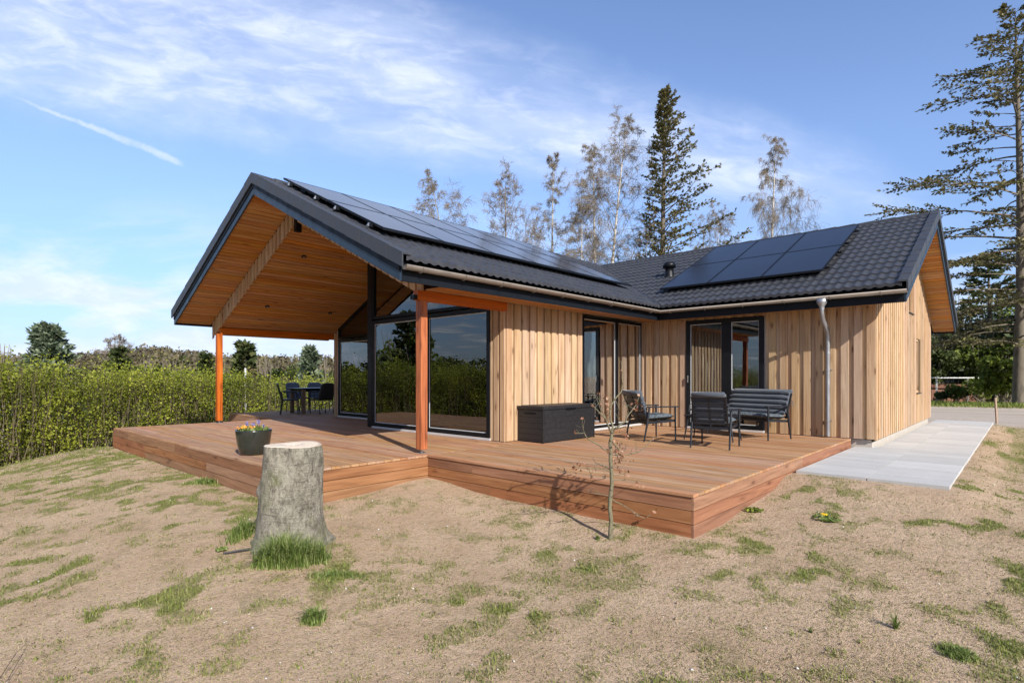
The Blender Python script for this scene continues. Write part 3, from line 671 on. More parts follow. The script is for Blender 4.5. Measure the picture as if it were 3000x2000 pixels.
# gable truss face: a band of upright boards following the roof slope
gbm = MB()
y = C_A - HW + .55
while y < YFA - .10:
    zb0 = zfb(y, C_A) - .25; w_ = .118; 
    for (ya, yb, xo0, xo1) in ((y, y + w_, 5.0, 5.022), (y + w_ - .012, y + .175 + .012, 5.0225, 5.044)):
        V = []
        for xx in (xo0, xo1):
            V += [(xx, ya, zfb(ya, C_A) - .315), (xx, yb, zfb(yb, C_A) - .315), (xx, yb, zfb(yb, C_A) + .03), (xx, ya, zfb(ya, C_A) + .03)]
        gbm.add(V, [(0,1,2,3),(7,6,5,4),(0,4,5,1),(1,5,6,2),(2,6,7,3),(3,7,4,0)])
    y += .175
gbm.build('gable_boards', M['cladding'], house)
bk = MB(); bk.box(4.99, C_A - .05, zfb(C_A, C_A) - .52, 5.10, C_A + .05, zfb(C_A, C_A) - .24); bk.build('ridge_bracket', M['frame_black'], house)
# fascias, verges
def raking(P, cc, s, sgn, name, mat, z_lo, z_hi, th, s_off):
    m_ = MB(); half = HW
    for side in (-1, 1):
        ce = cc + side * (half + .0)
        poly = [P(s + s_off, ce, zfb(ce, cc) + z_lo), P(s + s_off, cc, zfb(cc, cc) + z_lo), P(s + s_off, cc, zfb(cc, cc) + z_hi), P(s + s_off, ce, zfb(ce, cc) + z_hi)]
        ext = P(th, 0, 0) - P(0, 0, 0); m_.prism(poly, ext)
    return m_.build(name, M[mat], house)
for P, cc, s in ((mA, C_A, XV), (mB, C_B, YV)):
    raking(P, cc, s, 1, 'fascia', 'fascia_blue', 0, .165, .028, 0)
    raking(P, cc, s, 1, 'fascia', 'fascia_black', .12, .22, .028, -.012)
# eaves fascia
ef = MB(); ef.box(XV + .03, C_A - HW, ZF - .0, XW - .455, C_A - HW + .028, 2.55); ef.build('fascia', M['fascia_black'], house)
ef = MB(); ef.box(XW - .455 + .0, YV + .03, ZF, XW - .427, C_A - HW + .0, 2.55); ef.build('fascia', M['fascia_black'], house)
ef = MB(); ef.box(XV + .03, YFA - .028, ZF, 19.8, YFA, 2.55); ef.box(C_B + HW - .028, YV + .03, ZF, C_B + HW, YFA, 2.55); ef.build('fascia', M['fascia_black'], house)

# ---- roof tiles: courses of wavy tiles, each lapping the one below
PER = .15; NS = 8
def tiles(P, cc, side, s0, s1, keep, name='roof_tiles', trim=0):
    V = []; Fq = []
    ns = int((s1 - s0) / PER * NS) + 1; S = s0 + np.arange(ns) * PER / NS
    ph = (np.arange(ns) % NS) / NS
    wave = .024 * (0.5 - 0.5 * np.cos(2 * math.pi * ph)) ** 1.5
    NC = 15; run = HW + .07; st_ = run / NC
    for k in range(NC):
        t0 = k * st_; t1 = (k + 1) * st_ + .012
        rows = [(t0, -.028, False), (t0 - .004, .030, True), (t0 + .5 * (t1 - t0), .018, True), (t1, .004, True)]
        base = len(V)
        for (t, dzz, wv) in rows:
            c = cc + side * (run - t)
            z = ZE + SL * t + dzz
            for i in range(ns):
                zz = z + wave[i]
                V.append(P(S[i], c, zz if dzz > -.01 else z + wave[i] * .9))
        def quad(r0, r1, b0=base):
            for i in range(ns - 1):
                a_, b_, c_, d_ = b0 + r0*ns + i, b0 + r0*ns + i + 1, b0 + r1*ns + i + 1, b0 + r1*ns + i
                Fq.append((a_, b_, c_, d_))
        # lip gets its own vertices
        lip = len(V)
        for i in range(ns): V.append(V[base + i]); 
        for i in range(ns): V.append(V[base + ns + i])
        for i in range(ns - 1): Fq.append((lip + i, lip + i + 1, lip + ns + i + 1, lip + ns + i))
        quad(1, 2); quad(2, 3)
    me = bpy.data.meshes.new(name); me.from_pydata([tuple(v) for v in V], [], Fq)
    bm = bmesh.new(); bm.from_mesh(me)
    bmesh.ops.delete(bm, geom=[v for v in bm.verts if not v.link_faces], context='VERTS')
    bmesh.ops.recalc_face_normals(bm, faces=bm.faces)
    if keep: bmesh.ops.bisect_plane(bm, geom=list(bm.verts) + list(bm.edges) + list(bm.faces), dist=1e-5, plane_co=(C_B, C_A, 0), plane_no=Vector((1, -1, 0)) * (1 if keep == 'A' else -1), clear_outer=True)
    for f in bm.faces:
        f.smooth = abs(f.normal.z) > .45
        if f.normal.z < 0: f.normal_flip()
    bm.to_mesh(me); bm.free()
    me.attributes.new('bv', 'FLOAT', 'POINT')
    return finish(me, name, M['roof_tile'], house)
tiles(mA, C_A, -1, XV + .05, 15.6, 'A'); tiles(mA, C_A, 1, XV + .05, 19.8, 'A')
tiles(mB, C_B, -1, YV + .05, 10.4, 'B'); tiles(mB, C_B, 1, YV + .05, 14.6, 'B')
# roof deck under the tiles
rd = MB()
def slab(pts): rd.prism(pts, (0, 0, -.09), .5)
zt = lambda c, cc: ztop(c, cc) - .045
E1 = C_A - HW; E2 = C_A + HW; X1 = C_B - HW; X2 = C_B + HW
slab([(XV + .03, E1 + .03, zt(E1, C_A)), (X1, E1 + .03, zt(E1, C_A)), (C_B, C_A, zt(C_A, C_A)), (XV + .03, C_A, zt(C_A, C_A))])
slab([(XV + .03, C_A, zt(C_A, C_A)), (C_B, C_A, zt(C_A, C_A)), (X2 - .03, E2 - .03, zt(E2, C_A)), (XV + .03, E2 - .03, zt(E2, C_A))])
slab([(X1 + .03, YV + .03, zt(X1, C_B)), (C_B, YV + .03, zt(C_B, C_B)), (C_B, C_A, zt(C_B, C_B)), (X1 + .03, E1, zt(X1, C_B))])
slab([(C_B, YV + .03, zt(C_B, C_B)), (X2 - .03, YV + .03, zt(X2, C_B)), (X2 - .03, E2 - .03, zt(X2, C_B)), (C_B, C_A, zt(C_B, C_B))])
rd.build('roof_deck', M['fascia_black'], house)
# verge tiles
def verge(P, cc, s):
    v = MB(); n = 14; run = HW + .09
    for side in (-1, 1):
        for k in range(n):
            ta = run * k / n - .0; tb = run * (k + 1) / n + .03
            ca = cc + side * (run - ta); cb = cc + side * (run - tb) if k < n - 1 else cc
            za = ZE + SL * ta; zb = ZE + SL * (tb if k < n - 1 else run)
            lift = .006
            q_ = .0025 * (k % 2)
            for (o0, o1, h0, h1) in ((-.035 - q_, -.012, -.125 - q_, .062 + q_), (-.0119, .11 + q_, .036, .0615 + q_)):
                V = [P(s+o0, ca, za+h0+lift), P(s+o1, ca, za+h0+lift), P(s+o1, cb, zb+h0), P(s+o0, cb, zb+h0), P(s+o0, ca, za+h1+lift), P(s+o1, ca, za+h1+lift), P(s+o1, cb, zb+h1), P(s+o0, cb, zb+h1)]
                v.add(V, [(0,3,2,1),(4,5,6,7),(0,1,5,4),(1,2,6,5),(2,3,7,6),(3,0,4,7)])
    v.build('verge_tiles', M['roof_tile'], house)
verge(mA, C_A, XV); verge(mB, C_B, YV)
# ridge tiles: half round, each lapping the next
def ridge(P, cc, s0, s1):
    v = MB(); s = s0
    while s < s1:
        e = min(s + .40, s1); pts = []; n = 8
        for (ss, rr) in ((s, .125), (s + .03, .128), (e + .03, .112)):
            for k in range(n + 1):
                t = math.pi * (1.12 * k / n - .06); pts.append(P(ss, cc + math.cos(t) * rr, ZR - .055 + math.sin(t) * rr * .95))
        F_ = [(i*(n+1)+k, i*(n+1)+k+1, (i+1)*(n+1)+k+1, (i+1)*(n+1)+k) for i in range(2) for k in range(n)]
        v.add(pts, F_, None, True); v.add([pts[k] for k in range(n + 1)], [tuple(range(n + 1))], None)
        s = e
    v.build('ridge_tiles', M['roof_tile'], house)
ridge(mA, C_A, XV - .03, C_B + .05); ridge(mB, C_B, YV - .03, C_A + .05)
# valley flashing
vf = MB(); a_ = Vector((X1 - .05, E1 - .05, ztop(E1, C_A) - .0)); b_ = Vector((C_B, C_A, ZR - .02))
vf.bar(a_ + Vector((0, 0, .020)), b_ + Vector((0, 0, .020)), .10, .022); vf.build('valley_flashing', M['flash_black'], house)

# ---- gutters and downpipe
def gutter(path, name='gutter', r=.054):
    v = MB(); n = 10; pts = [Vector(p) for p in path]; rows = []
    for i, p in enumerate(pts):
        d0 = (pts[i] - pts[i-1]).normalized() if i else (pts[1] - pts[0]).normalized()
        d1 = (pts[i+1] - pts[i]).normalized() if i < len(pts) - 1 else d0
        n0 = Vector((d0.y, -d0.x, 0)); n1 = Vector((d1.y, -d1.x, 0)); b = (n0 + n1).normalized(); b /= max(.3, b.dot(n0))
        row = []
        for k in range(n + 1):
            t = math.pi * k / n; row.append(p + b * math.cos(t) * r + Vector((0, 0, -math.sin(t) * r)))
        lipc = row[0] + Vector((0, 0, .008)); row = [lipc + b * (-.008)] + [lipc] + row
        rows.append(row)
    m_ = len(rows[0]); V = [q for r_ in rows for q in r_]
    v.add(V, [(i*m_+k, i*m_+k+1, (i+1)*m_+k+1, (i+1)*m_+k) for i in range(len(rows)-1) for k in range(m_-1)], .5, True)
    for r_ in (rows[0], rows[-1]): v.add(r_[1:], [tuple(range(m_-1))], .5)
    o = v.build(name, M['gutter_zinc'], house)
    sd = o.modifiers.new('solid', 'SOLIDIFY'); sd.thickness = .003
    for i in range(len(pts) - 1):
        L = (pts[i+1] - pts[i]).length; d = (pts[i+1] - pts[i]).normalized(); nn = Vector((d.y, -d.x, 0)); t = .25
        while t < L:
            c = pts[i] + d * t; ring = [c + nn * math.cos(a) * (r + .004) + Vector((0, 0, -math.sin(a) * (r + .004))) for a in np.linspace(0, math.pi, 9)]
            br = MB()
            for p_, q_ in zip(ring[:-1], ring[1:]): br.bar(p_, q_, .025, .004, .5, up=d)
            br.build('gutter_bracket', M['gutter_zinc'], o); t += .75
    return o
gut = gutter([(XV + .02, C_A - HW - .075, 2.505), (X1 - .075, C_A - HW - .075, 2.505), (X1 - .075, YV - .02, 2.505)])
xo = X1 - .075
dp = MB(); yD = 2.62
dp.lathe((xo, yD, 0), [(.045, 2.30), (.045, 2.34), (.085, 2.40), (.085, 2.475), (.07, 2.475)], 20, .5)
dp.tube([(xo, yD, 2.33), (xo, yD, 2.24), (xo + .06, yD, 2.12), (XW - .15, yD, 1.93), (XW - .12, yD, 1.82), (XW - .12, yD, .03)], .038, 14, .5)
dp.tube([(XW - .12, yD, 1.52), (XW - .12, yD, 1.56)], .042, 14, .5); dp.tube([(xo, yD, 2.28), (xo, yD, 2.31)], .043, 14, .5)
dpo = dp.build('downpipe', M['zinc'], house)
for z in (1.22, .30):
    br = MB(); br.tube([(XW - .12, yD, z), (XW - .12, yD, z + .018)], .047, 14, .5); br.box(XW - .075, yD - .06, z + .003, XW - .03, yD + .06, z + .014)
    br.build('pipe_clamp', M['steel'], dpo)
# second gutter on the far slopes
# ---- posts and beams
def post(x, y, zt_):
    p = MB(); p.box(x - .06, y - .06, .055, x + .06, y + .06, zt_); o = p.build('post', M['post_wood'], house, bevel=.004)
    s = MB(); s.box(x - .012, y - .012, .004, x + .012, y + .012, .056); s.box(x - .05, y - .05, .0, x + .05, y + .05, .006); s.box(x - .05, y - .05, .048, x + .05, y + .05, .054); s.build('post_foot', M['steel'], o)
post(5.03, YA - .055, 2.20); post(5.03, 14.17, 2.13)
bm_ = MB(); bm_.box(4.92, YA - .115, 2.20, XG - .05, YA - .001, 2.34); bm_.build('beam', M['beam_wood'], house, bevel=.004)
bm_ = MB(); bm_.box(5.046, 14.11, 2.132, XL + .1, 14.23, 2.275); bm_.build('beam', M['beam_wood'], house, bevel=.004)
bt = MB(); bt.box(4.86, YA - .10, 2.205, 4.919, YA - .01, 2.27); bt.build('beam_cap', M['frame_black'], house)
# recessed ceiling lamps
def downlight(u, v):
    dirv = (FWD + RGT * ((u - 1500) / FPX) + Vector((0, 0, (V0 - v) / FPX)))
    lo, hi = 3., 20.
    for _ in range(50):
        mid = (lo + hi) / 2; p = dirv * mid
        if CAMZ + p.z > zc(p.y) - .002: hi = mid
        else: lo = mid
    p = dirv * lo; p.z += CAMZ
    nrm = Vector((0, SL if p.y > C_A else -SL, 1)).normalized()
    l = MB(); l.tube([p - nrm * .012, p + nrm * .01], .05, 16, .5); o = l.build('ceiling_lamp', M['frame_black'], house)
    q = MB(); q.tube([p - nrm * .014, p - nrm * .0125], .028, 12, .5); q.build('lamp_lens', M['steel'], o)
downlight(890, 751); downlight(783, 897); downlight(967, 917)

# ---- solar panels
def panel(P, cc, side, s0, s1, ta, tb):     # t = horizontal run up from the eave line
    L = .125
    c = lambda t: cc + side * (HW + .07 - t)
    z = lambda t: ZE + SL * t + L
    g_ = .010
    def sheet(mb, a0, a1, t0, t1, h0, h1):
        V = [P(a0, c(t0), z(t0) + h0), P(a1, c(t0), z(t0) + h0), P(a1, c(t1), z(t1) + h0), P(a0, c(t1), z(t1) + h0)]
        V += [P(a0, c(t0), z(t0) + h1), P(a1, c(t0), z(t0) + h1), P(a1, c(t1), z(t1) + h1), P(a0, c(t1), z(t1) + h1)]
        mb.add(V, [(0,3,2,1),(4,5,6,7),(0,1,5,4),(1,2,6,5),(2,3,7,6),(3,0,4,7)])
    m1 = MB(); sheet(m1, s0 + g_, s1 - g_, ta + g_, tb - g_, .0, .028); o = m1.build('solar_panel', M['solar_glass'], house)
    m2 = MB(); f = .014
    sheet(m2, s0 + .004, s0 + g_ + f, ta + .004, tb - .004, -.008, .031); sheet(m2, s1 - g_ - f, s1 - .004, ta + .004, tb - .004, -.008, .031)
    sheet(m2, s0 + g_ + f, s1 - g_ - f, ta + .004, ta + g_ + f, -.008, .031); sheet(m2, s0 + g_ + f, s1 - g_ - f, tb - g_ - f, tb - .004, -.008, .031)
    m2.build('frame', M['frame_black'], o)
def rails(P, cc, side, s0, s1, ts, clampsides, ta, tb):
    c = lambda t: cc + side * (HW + .07 - t); v = MB(); z = lambda t: ZE + SL * t + .09
    for t in ts: v.bar(P(s0 - .05, c(t), z(t)), P(s1 + .05, c(t), z(t)), .04, .05, .5)
    o = v.build('panel_rail', M['frame_black'], house)
    for t in ts:
        for s in clampsides: k_ = MB(); k_.bar(P(s - .030, c(t) , z(t) - .02), P(s - .0, c(t), z(t) + .03), .03, .025, .5); k_.build('rail_clamp', M['zinc'], o)
TA = 1.10; ROW = 1.59
for r_ in range(2):
    for k in range(6):
        panel(mA, C_A, -1, 4.66 + k * 1.158, 4.66 + (k + 1) * 1.158, TA + r_ * ROW, TA + (r_ + 1) * ROW)
rails(mA, C_A, -1, 4.66, 11.6, (TA + .3, TA + 1.25, TA + ROW + .3, TA + ROW + 1.25), (4.62,), 0, 0)
TB = .80
for r_ in range(2):
    for k in range(3):
        panel(mB, C_B, -1, 2.80 + k * 1.12, 2.80 + (k + 1) * 1.12, TB + r_ * ROW, TB + (r_ + 1) * ROW)
rails(mB, C_B, -1, 2.80, 6.16, (TB + .3, TB + 1.25, TB + ROW + .3, TB + ROW + 1.25), (2.79,), 0, 0)
# roof vent
vv = MB(); vx, vy = 13.15, 6.66; vz = ztop(vx, C_B)
vv.lathe((vx, vy, vz), [(.16, -.08), (.11, .10), (.10, .24), (.12, .24)], 20, .5); vv.lathe((vx, vy, vz), [(.0, .37), (.11, .36), (.155, .31), (.165, .22), (.12, .22)], 20, .5)
vv.build('roof_vent', M['frame_black'], house)
# ================================================================ furniture
def rotz(p, a): return Vector((p[0]*math.cos(a) - p[1]*math.sin(a), p[0]*math.sin(a) + p[1]*math.cos(a), p[2]))
def lounge(name, w, label, cat, group):
    """low outdoor seat facing +x, width w along y"""
    root = empty(name, (0, 0, 0), 0, label, cat, group); h = w / 2; dm = M['dark_metal']
    for sy in (-1, 1):
        l = MB(); l.tube([(.29, sy*(h-.02), 0), (.285, sy*(h-.02), .575)], [.013, .019], 10); l.build('leg', dm, root)
        l = MB(); l.tube([(-.34, sy*(h-.02), 0), (-.27, sy*(h-.02), .34), (-.235, sy*(h-.02), .575)], [.013, .019, .017], 10); l.build('leg', dm, root)
        a = MB(); a.box(-.27, sy*(h-.02) - .026, .576, .335, sy*(h-.02) + .026, .598); a.build('armrest', dm, root, bevel=.006)
    f = MB()
    for sy in (-1, 1): f.bar((-.27, sy*(h-.045), .315), (.28, sy*(h-.045), .345), .022, .04)
    f.box(.255, -h+.05, .325, .28, h-.05, .365); f.box(-.28, -h+.05, .295, -.255, h-.05, .335)
    for k in range(7): x = -.21 + k * .07; f.box(x, -h+.055, .327 + .0042*k*1.1, x + .035, h-.055, .335 + .0042*k*1.1)
    f.build('seat_frame', dm, root)
    b = MB(); t0 = Vector((-.255, 0, .36)); t1 = Vector((-.415, 0, .80)); up = (t1 - t0).normalized()
    for sy in (-1, 1): b.bar(t0 + Vector((0, sy*(h-.06), 0)), t1 + Vector((0, sy*(h-.06), 0)), .024, .022)
    for k in range(8): c = t0.lerp(t1, (k + .5) / 8); b.bar(c + Vector((0, -h+.07, 0)), c + Vector((0, h-.07, 0)), .008, .030)
    b.box(-.272, -.014, .34, -.255, .014, .40); b.bar(t0, t1, .022, .014)
    b.build('back_frame', dm, root)
    # seat cushion: a soft tufted pad
    def pad(mb, x0, x1, y0, y1, zb, th, tilt=0):
        nx_, ny_ = 14, max(10, int((y1-y0)*20)); V = []; 
        for side in (1, -1):
            for i in range(nx_+1):
                for j in range(ny_+1):
                    u_ = i / nx_; v_ = j / ny_; e = min(1, (1 - abs(2*u_-1)**8)) * min(1, (1 - abs(2*v_-1)**(8 if y1-y0 < .8 else 16)))
                    tuft = .85 + .15 * math.cos(u_*2*math.pi*3) * math.cos(v_*2*math.pi*round((y1-y0)/.19))
                    V.append((x0+(x1-x0)*u_, y0+(y1-y0)*v_, zb + th/2 + side*(th/2)*max(.0, e)**.5*tuft + tilt*u_))
        n1_ = (nx_+1)*(ny_+1); F_ = []
        for s_ in (0, 1):
            for i in range(nx_):
                for j in range(ny_):
                    q = [s_*n1_ + i*(ny_+1)+j, s_*n1_ + (i+1)*(ny_+1)+j, s_*n1_ + (i+1)*(ny_+1)+j+1, s_*n1_ + i*(ny_+1)+j+1]
                    F_.append(q if s_ == 0 else q[::-1])
        mb.add(V, F_, None, True)
    c = MB(); pad(c, -.25, .295, -h+.055, h-.055, .34, .105, .03); c.build('seat_cushion', M['fabric_tufted'], root)
    # back cushion: padded rolls
    bc = MB(); nr = 5; fwd = Vector((up.z, 0, -up.x))
    for k in range(nr):
        cc = t0.lerp(t1, (k + .62) / (nr - .0)) + fwd * .050 + up * .03
        pts = []; rr = []
        for j in range(13):
            v_ = j / 12; pts.append(cc + Vector((0, (-h+.065) + (2*h-.13)*v_, 0))); rr.append(.054 * max(.25, (1 - abs(2*v_-1)**14))**.5)
        bc.tube(pts, rr, 14, squash=1.0)
    cc = t1 + up * .035 - fwd * .005; bc.tube([cc + Vector((0, -h+.06, 0)), cc + Vector((0, -h+.075, 0)), cc + Vector((0, h-.075, 0)), cc + Vector((0, h-.06, 0))], [.02, .042, .042, .02], 14)
    bc.bar(t0 + up*.1 + fwd*.03 + Vector((0, 0, 0)), t1 + up*.02 + fwd*.03, 2*h-.15, .035)
    bo = bc.build('back_cushion', M['fabric'], root)
    for sy in (-1, 1):
        s_ = MB(); q = t1.lerp(t0, .25) + Vector((0, sy*(h-.05), 0)); s_.tube([q, q + Vector((-.02, sy*.03, -.03)), q + Vector((-.02, sy*.035, -.13))], .003, 5); s_.tube([q, q + Vector((.0, sy*.035, -.02)), q + Vector((.02, sy*.045, -.10))], .003, 5)
        s_.build('tie', M['fabric'], bo)
    return root
G1 = 'low lounge armchairs on the terrace'
ch1 = lounge('lounge_armchair', .62, 'dark lounge armchair by the sliding glass door with its back to the storage box', 'armchair', G1)
ch2 = copy_tree(ch1, label='dark lounge armchair nearest the deck edge, its slatted back turned to the lawn', cat='armchair')
ch1.location = (8.87, 4.83, .001); ch1.rotation_euler.z = R(-28)
ch2.location = (8.62, 3.58, .001); ch2.rotation_euler.z = R(8)
sofa = lounge('lounge_sofa', 1.36, 'two seat dark lounge sofa with rolled grey cushions against the timber wall', 'sofa', None)
sofa.location = (10.50, 3.78, .001); sofa.rotation_euler.z = R(162)
tb = empty('coffee_table', (9.55, 4.02, .001), R(4), 'low dark coffee table hidden between the lounge chairs and the sofa', 'table')
t_ = MB(); t_.box(-.25, -.42, .415, .25, .42, .43); t_.box(-.22, -.39, .385, .22, .39, .414); t_.build('tabletop', M['dark_metal'], None).parent = tb
for sx in (-1, 1):
    for sy in (-1, 1):
        l = MB(); l.tube([(sx*.23, sy*.42, 0), (sx*.19, sy*.36, .40)], [.011, .017], 10); l.build('leg', M['dark_metal'], None).parent = tb
# storage box
sb = empty('storage_box', (7.80, 6.10, .001), R(-1.5), 'large dark grey ribbed storage box with lid against the timber wall', 'storage box')
L_, D_, H_ = .71, .29, .55
b_ = MB(); b_.box(-L_, -D_, .015, L_, D_, H_, .5)
for k in range(5):
    z0 = .05 + k * .094
    b_.box(-L_ + .03, -D_ - .004, z0, L_ - .03, -D_ - .0005, z0 + .086, .5); b_.box(-L_ - .004, -D_ + .03, z0, -L_ - .0005, D_ - .03, z0 + .086, .5)
for sx in (-1, 1): b_.box(sx*L_ - .02 * (sx > 0) - .006*(sx<0), -D_ - .007, .0, sx*L_ + .02 * (sx < 0) + .006*(sx>0), -D_ + .02, H_, .5)
o = b_.build('box_body', M['box_plastic'], None, bevel=.005); o.parent = sb
b_ = MB(); b_.box(-L_ - .016, -D_ - .018, H_ + .003, L_ + .016, D_ + .010, H_ + .055, .5); b_.box(-L_ + .05, -D_ + .05, H_ + .056, L_ - .05, D_ - .04, H_ + .064, .5)
o = b_.build('lid', M['box_plastic'], None, bevel=.010); o.parent = sb
b_ = MB(); b_.box(-.13, -D_ - .026, H_ - .012, .13, -D_ - .010, H_ + .018, .5); o2 = b_.build('handle', M['frame_black'], None, bevel=.004); o2.parent = sb
b_ = MB(); b_.box(-L_ - .010, -.13, H_ - .075, -L_ - .0045, .13, H_ - .045, .5); o2 = b_.build('handle', M['frame_black'], None); o2.parent = sb

# dining set on the far terrace
dt = empty('dining_table', (8.75, 16.15, .001), 0, 'dark topped dining table with thick brown wooden legs on the far end of the terrace', 'table')
t_ = MB(); t_.box(-.92, -.47, .735, .92, .47, .765); t_.build('tabletop', M['dark_metal'], None, bevel=.004).parent = dt
t_ = MB(); t_.box(-.74, -.36, .655, .74, -.33, .734); t_.box(-.74, .33, .655, .74, .36, .734); t_.box(-.80, -.33, .655, -.77, .33, .734); t_.box(.77, -.33, .655, .80, .33, .734); t_.build('apron', M['dark_metal'], None).parent = dt
for sx in (-1, 1):
    for sy in (-1, 1): l = MB(); l.box(sx*.79 - .05, sy*.36 - .05, 0, sx*.79 + .05, sy*.36 + .05, .734); l.build('leg', M['table_wood'], None, bevel=.004).parent = dt
def rattan_chair(label, mat):
    root = empty('rattan_chair', (0, 0, 0), 0, label, 'chair', 'woven dining chairs round the dark table'); dm = M['dark_metal']
    for sy in (-1, 1):
        l = MB(); l.tube([(.24, sy*.25, 0), (.22, sy*.26, .42), (.20, sy*.27, .60), (.14, sy*.275, .655), (-.20, sy*.265, .655)], .014, 8); l.build('leg', dm, root)
        l = MB(); l.tube([(-.26, sy*.22, 0), (-.20, sy*.23, .42), (-.235, sy*.23, .66)], .014, 8); l.build('leg', dm, root)
        a = MB(); a.tube([(.15, sy*.275, .668), (-.20, sy*.265, .668)], .022, 8, squash=.5); a.build('armrest', M[mat], root)
    s_ = MB(); s_.box(-.21, -.245, .405, .235, .245, .45); s_.build('seat', M[mat], root, bevel=.015)
    b = MB(); V = []
    for i in range(9):
        for j in range(9):
            u_ = i / 8; v_ = j / 8 * 2 - 1; z = .42 + .50 * u_ - .05 * abs(v_)**4 * u_; x = -.20 - .13 * u_ - .03 * (1 - v_*v_); hw = .24 - .015 * u_
            V.append((x, hw * v_, z))
    F_ = [(i*9+j, i*9+j+1, (i+1)*9+j+1, (i+1)*9+j) for i in range(8) for j in range(8)]
    b.add(V, F_, None, True); o = b.build('backrest', M[mat], root); q = o.modifiers.new('solid', 'SOLIDIFY'); q.thickness = .028; q.offset = 0
    return root
r0 = rattan_chair('black woven armchair seen side on at the near end of the dining table', 'rattan')
r1 = copy_tree(r0, label='black woven dining chair with its back to the lawn, beside the corner of the wall'); 
r2 = rattan_chair('greyish woven dining chair on the hedge side of the table, nearer the end chair', 'rattan_grey'); r3 = copy_tree(r2, label='greyish woven dining chair on the hedge side, half hidden behind the black chair')
for o, (x, y, a) in zip((r0, r1, r2, r3), ((7.62, 15.95, -22), (8.36, 15.42, 92), (8.36, 16.98, -88), (9.10, 16.98, -92))): o.location = (x, y, .001); o.rotation_euler.z = R(a)

# interior pieces seen through the glass
it = empty('indoor_table', (8.9, 7.9, .021), 0, 'pale wooden dining table standing indoors behind the big gable glazing', 'table')
t_ = MB(); t_.box(-.9, -.5, .71, .9, .5, .75); t_.build('tabletop', M['pale_wood'], None).parent = it
for sx in (-1, 1):
    for sy in (-1, 1): l = MB(); l.box(sx*.82 - .05, sy*.42 - .05, 0, sx*.82 + .05, sy*.42 + .05, .709); l.build('leg', M['pale_wood'], None).parent = it
cu = MB()
def curtain(y0, y1, lab):
    c_ = MB(); n = int((y1 - y0) / .02); V = []
    for z in (.03, 2.25):
        for i in range(n + 1): V.append((XG + .22 + .03 * math.sin(i * 1.1), y0 + (y1 - y0) * i / n, z))
    c_.add(V, [(i, i+1, n+1+i+1, n+1+i) for i in range(n)], .5, True); o = c_.build('curtain', M['white_paint'], None, base=(XG + .22, y0, .03)); tag(o, lab, 'curtain', 'curtains inside the gable glazing')
    q = o.modifiers.new('solid', 'SOLIDIFY'); q.thickness = .004
c_ = MB(); V = []
for z in (.05, 2.22):
    for i in range(26): V.append((XW + .20 + .025 * math.sin(i * 1.3), 4.62 + .62 * i / 25, z))
c_.add(V, [(i, i+1, 26+i+1, 26+i) for i in range(25)], .5, True); o = c_.build('curtain', M['white_paint'], None, base=(XW + .2, 4.62, .05)); tag(o, 'pale curtain inside the glass door of the cross wing behind the sofa', 'curtain'); q = o.modifiers.new('solid', 'SOLIDIFY'); q.thickness = .004
curtain(6.78, 6.95, 'narrow pale curtain drawn to the timber side of the gable glazing'); curtain(10.0, 10.3, 'gathered pale curtain beside the black central post')
cb = empty('drawer_cabinet', (10.0, 9.9, .021), 0, 'white drawer cabinet indoors behind the sliding glass door', 'cabinet')
c_ = MB(); c_.box(-.55, -.3, 0, .55, .3, .86); c_.build('cabinet_body', M['cabinet_white'], None).parent = cb
for k in range(3): c_ = MB(); c_.box(-.54, -.32, .03 + k*.275, .54, -.301, .285 + k*.275); c_.build('drawer', M['cabinet_white'], None).parent = cb
lp = empty('pendant_lamp', (10.35, 8.2, 1.9), 0, 'small lit pendant lamp hanging indoors behind the sliding glass door', 'lamp')
m, gr, b = newmat('lamp_glow'); b.inputs['Emission Color'].default_value = (1, .62, .28, 1); b.inputs['Emission Strength'].default_value = 3.0
l = MB(); l.lathe((0, 0, 0), [(.0, -.05), (.035, -.04), (.05, 0), (.035, .045), (.012, .06)], 14, .5); l.build('bulb', M['lamp_glow'], None).parent = lp
l = MB(); l.tube([(0, 0, .06), (0, 0, 1.2)], .006, 6); l.build('cord', M['frame_black'], None).parent = lp

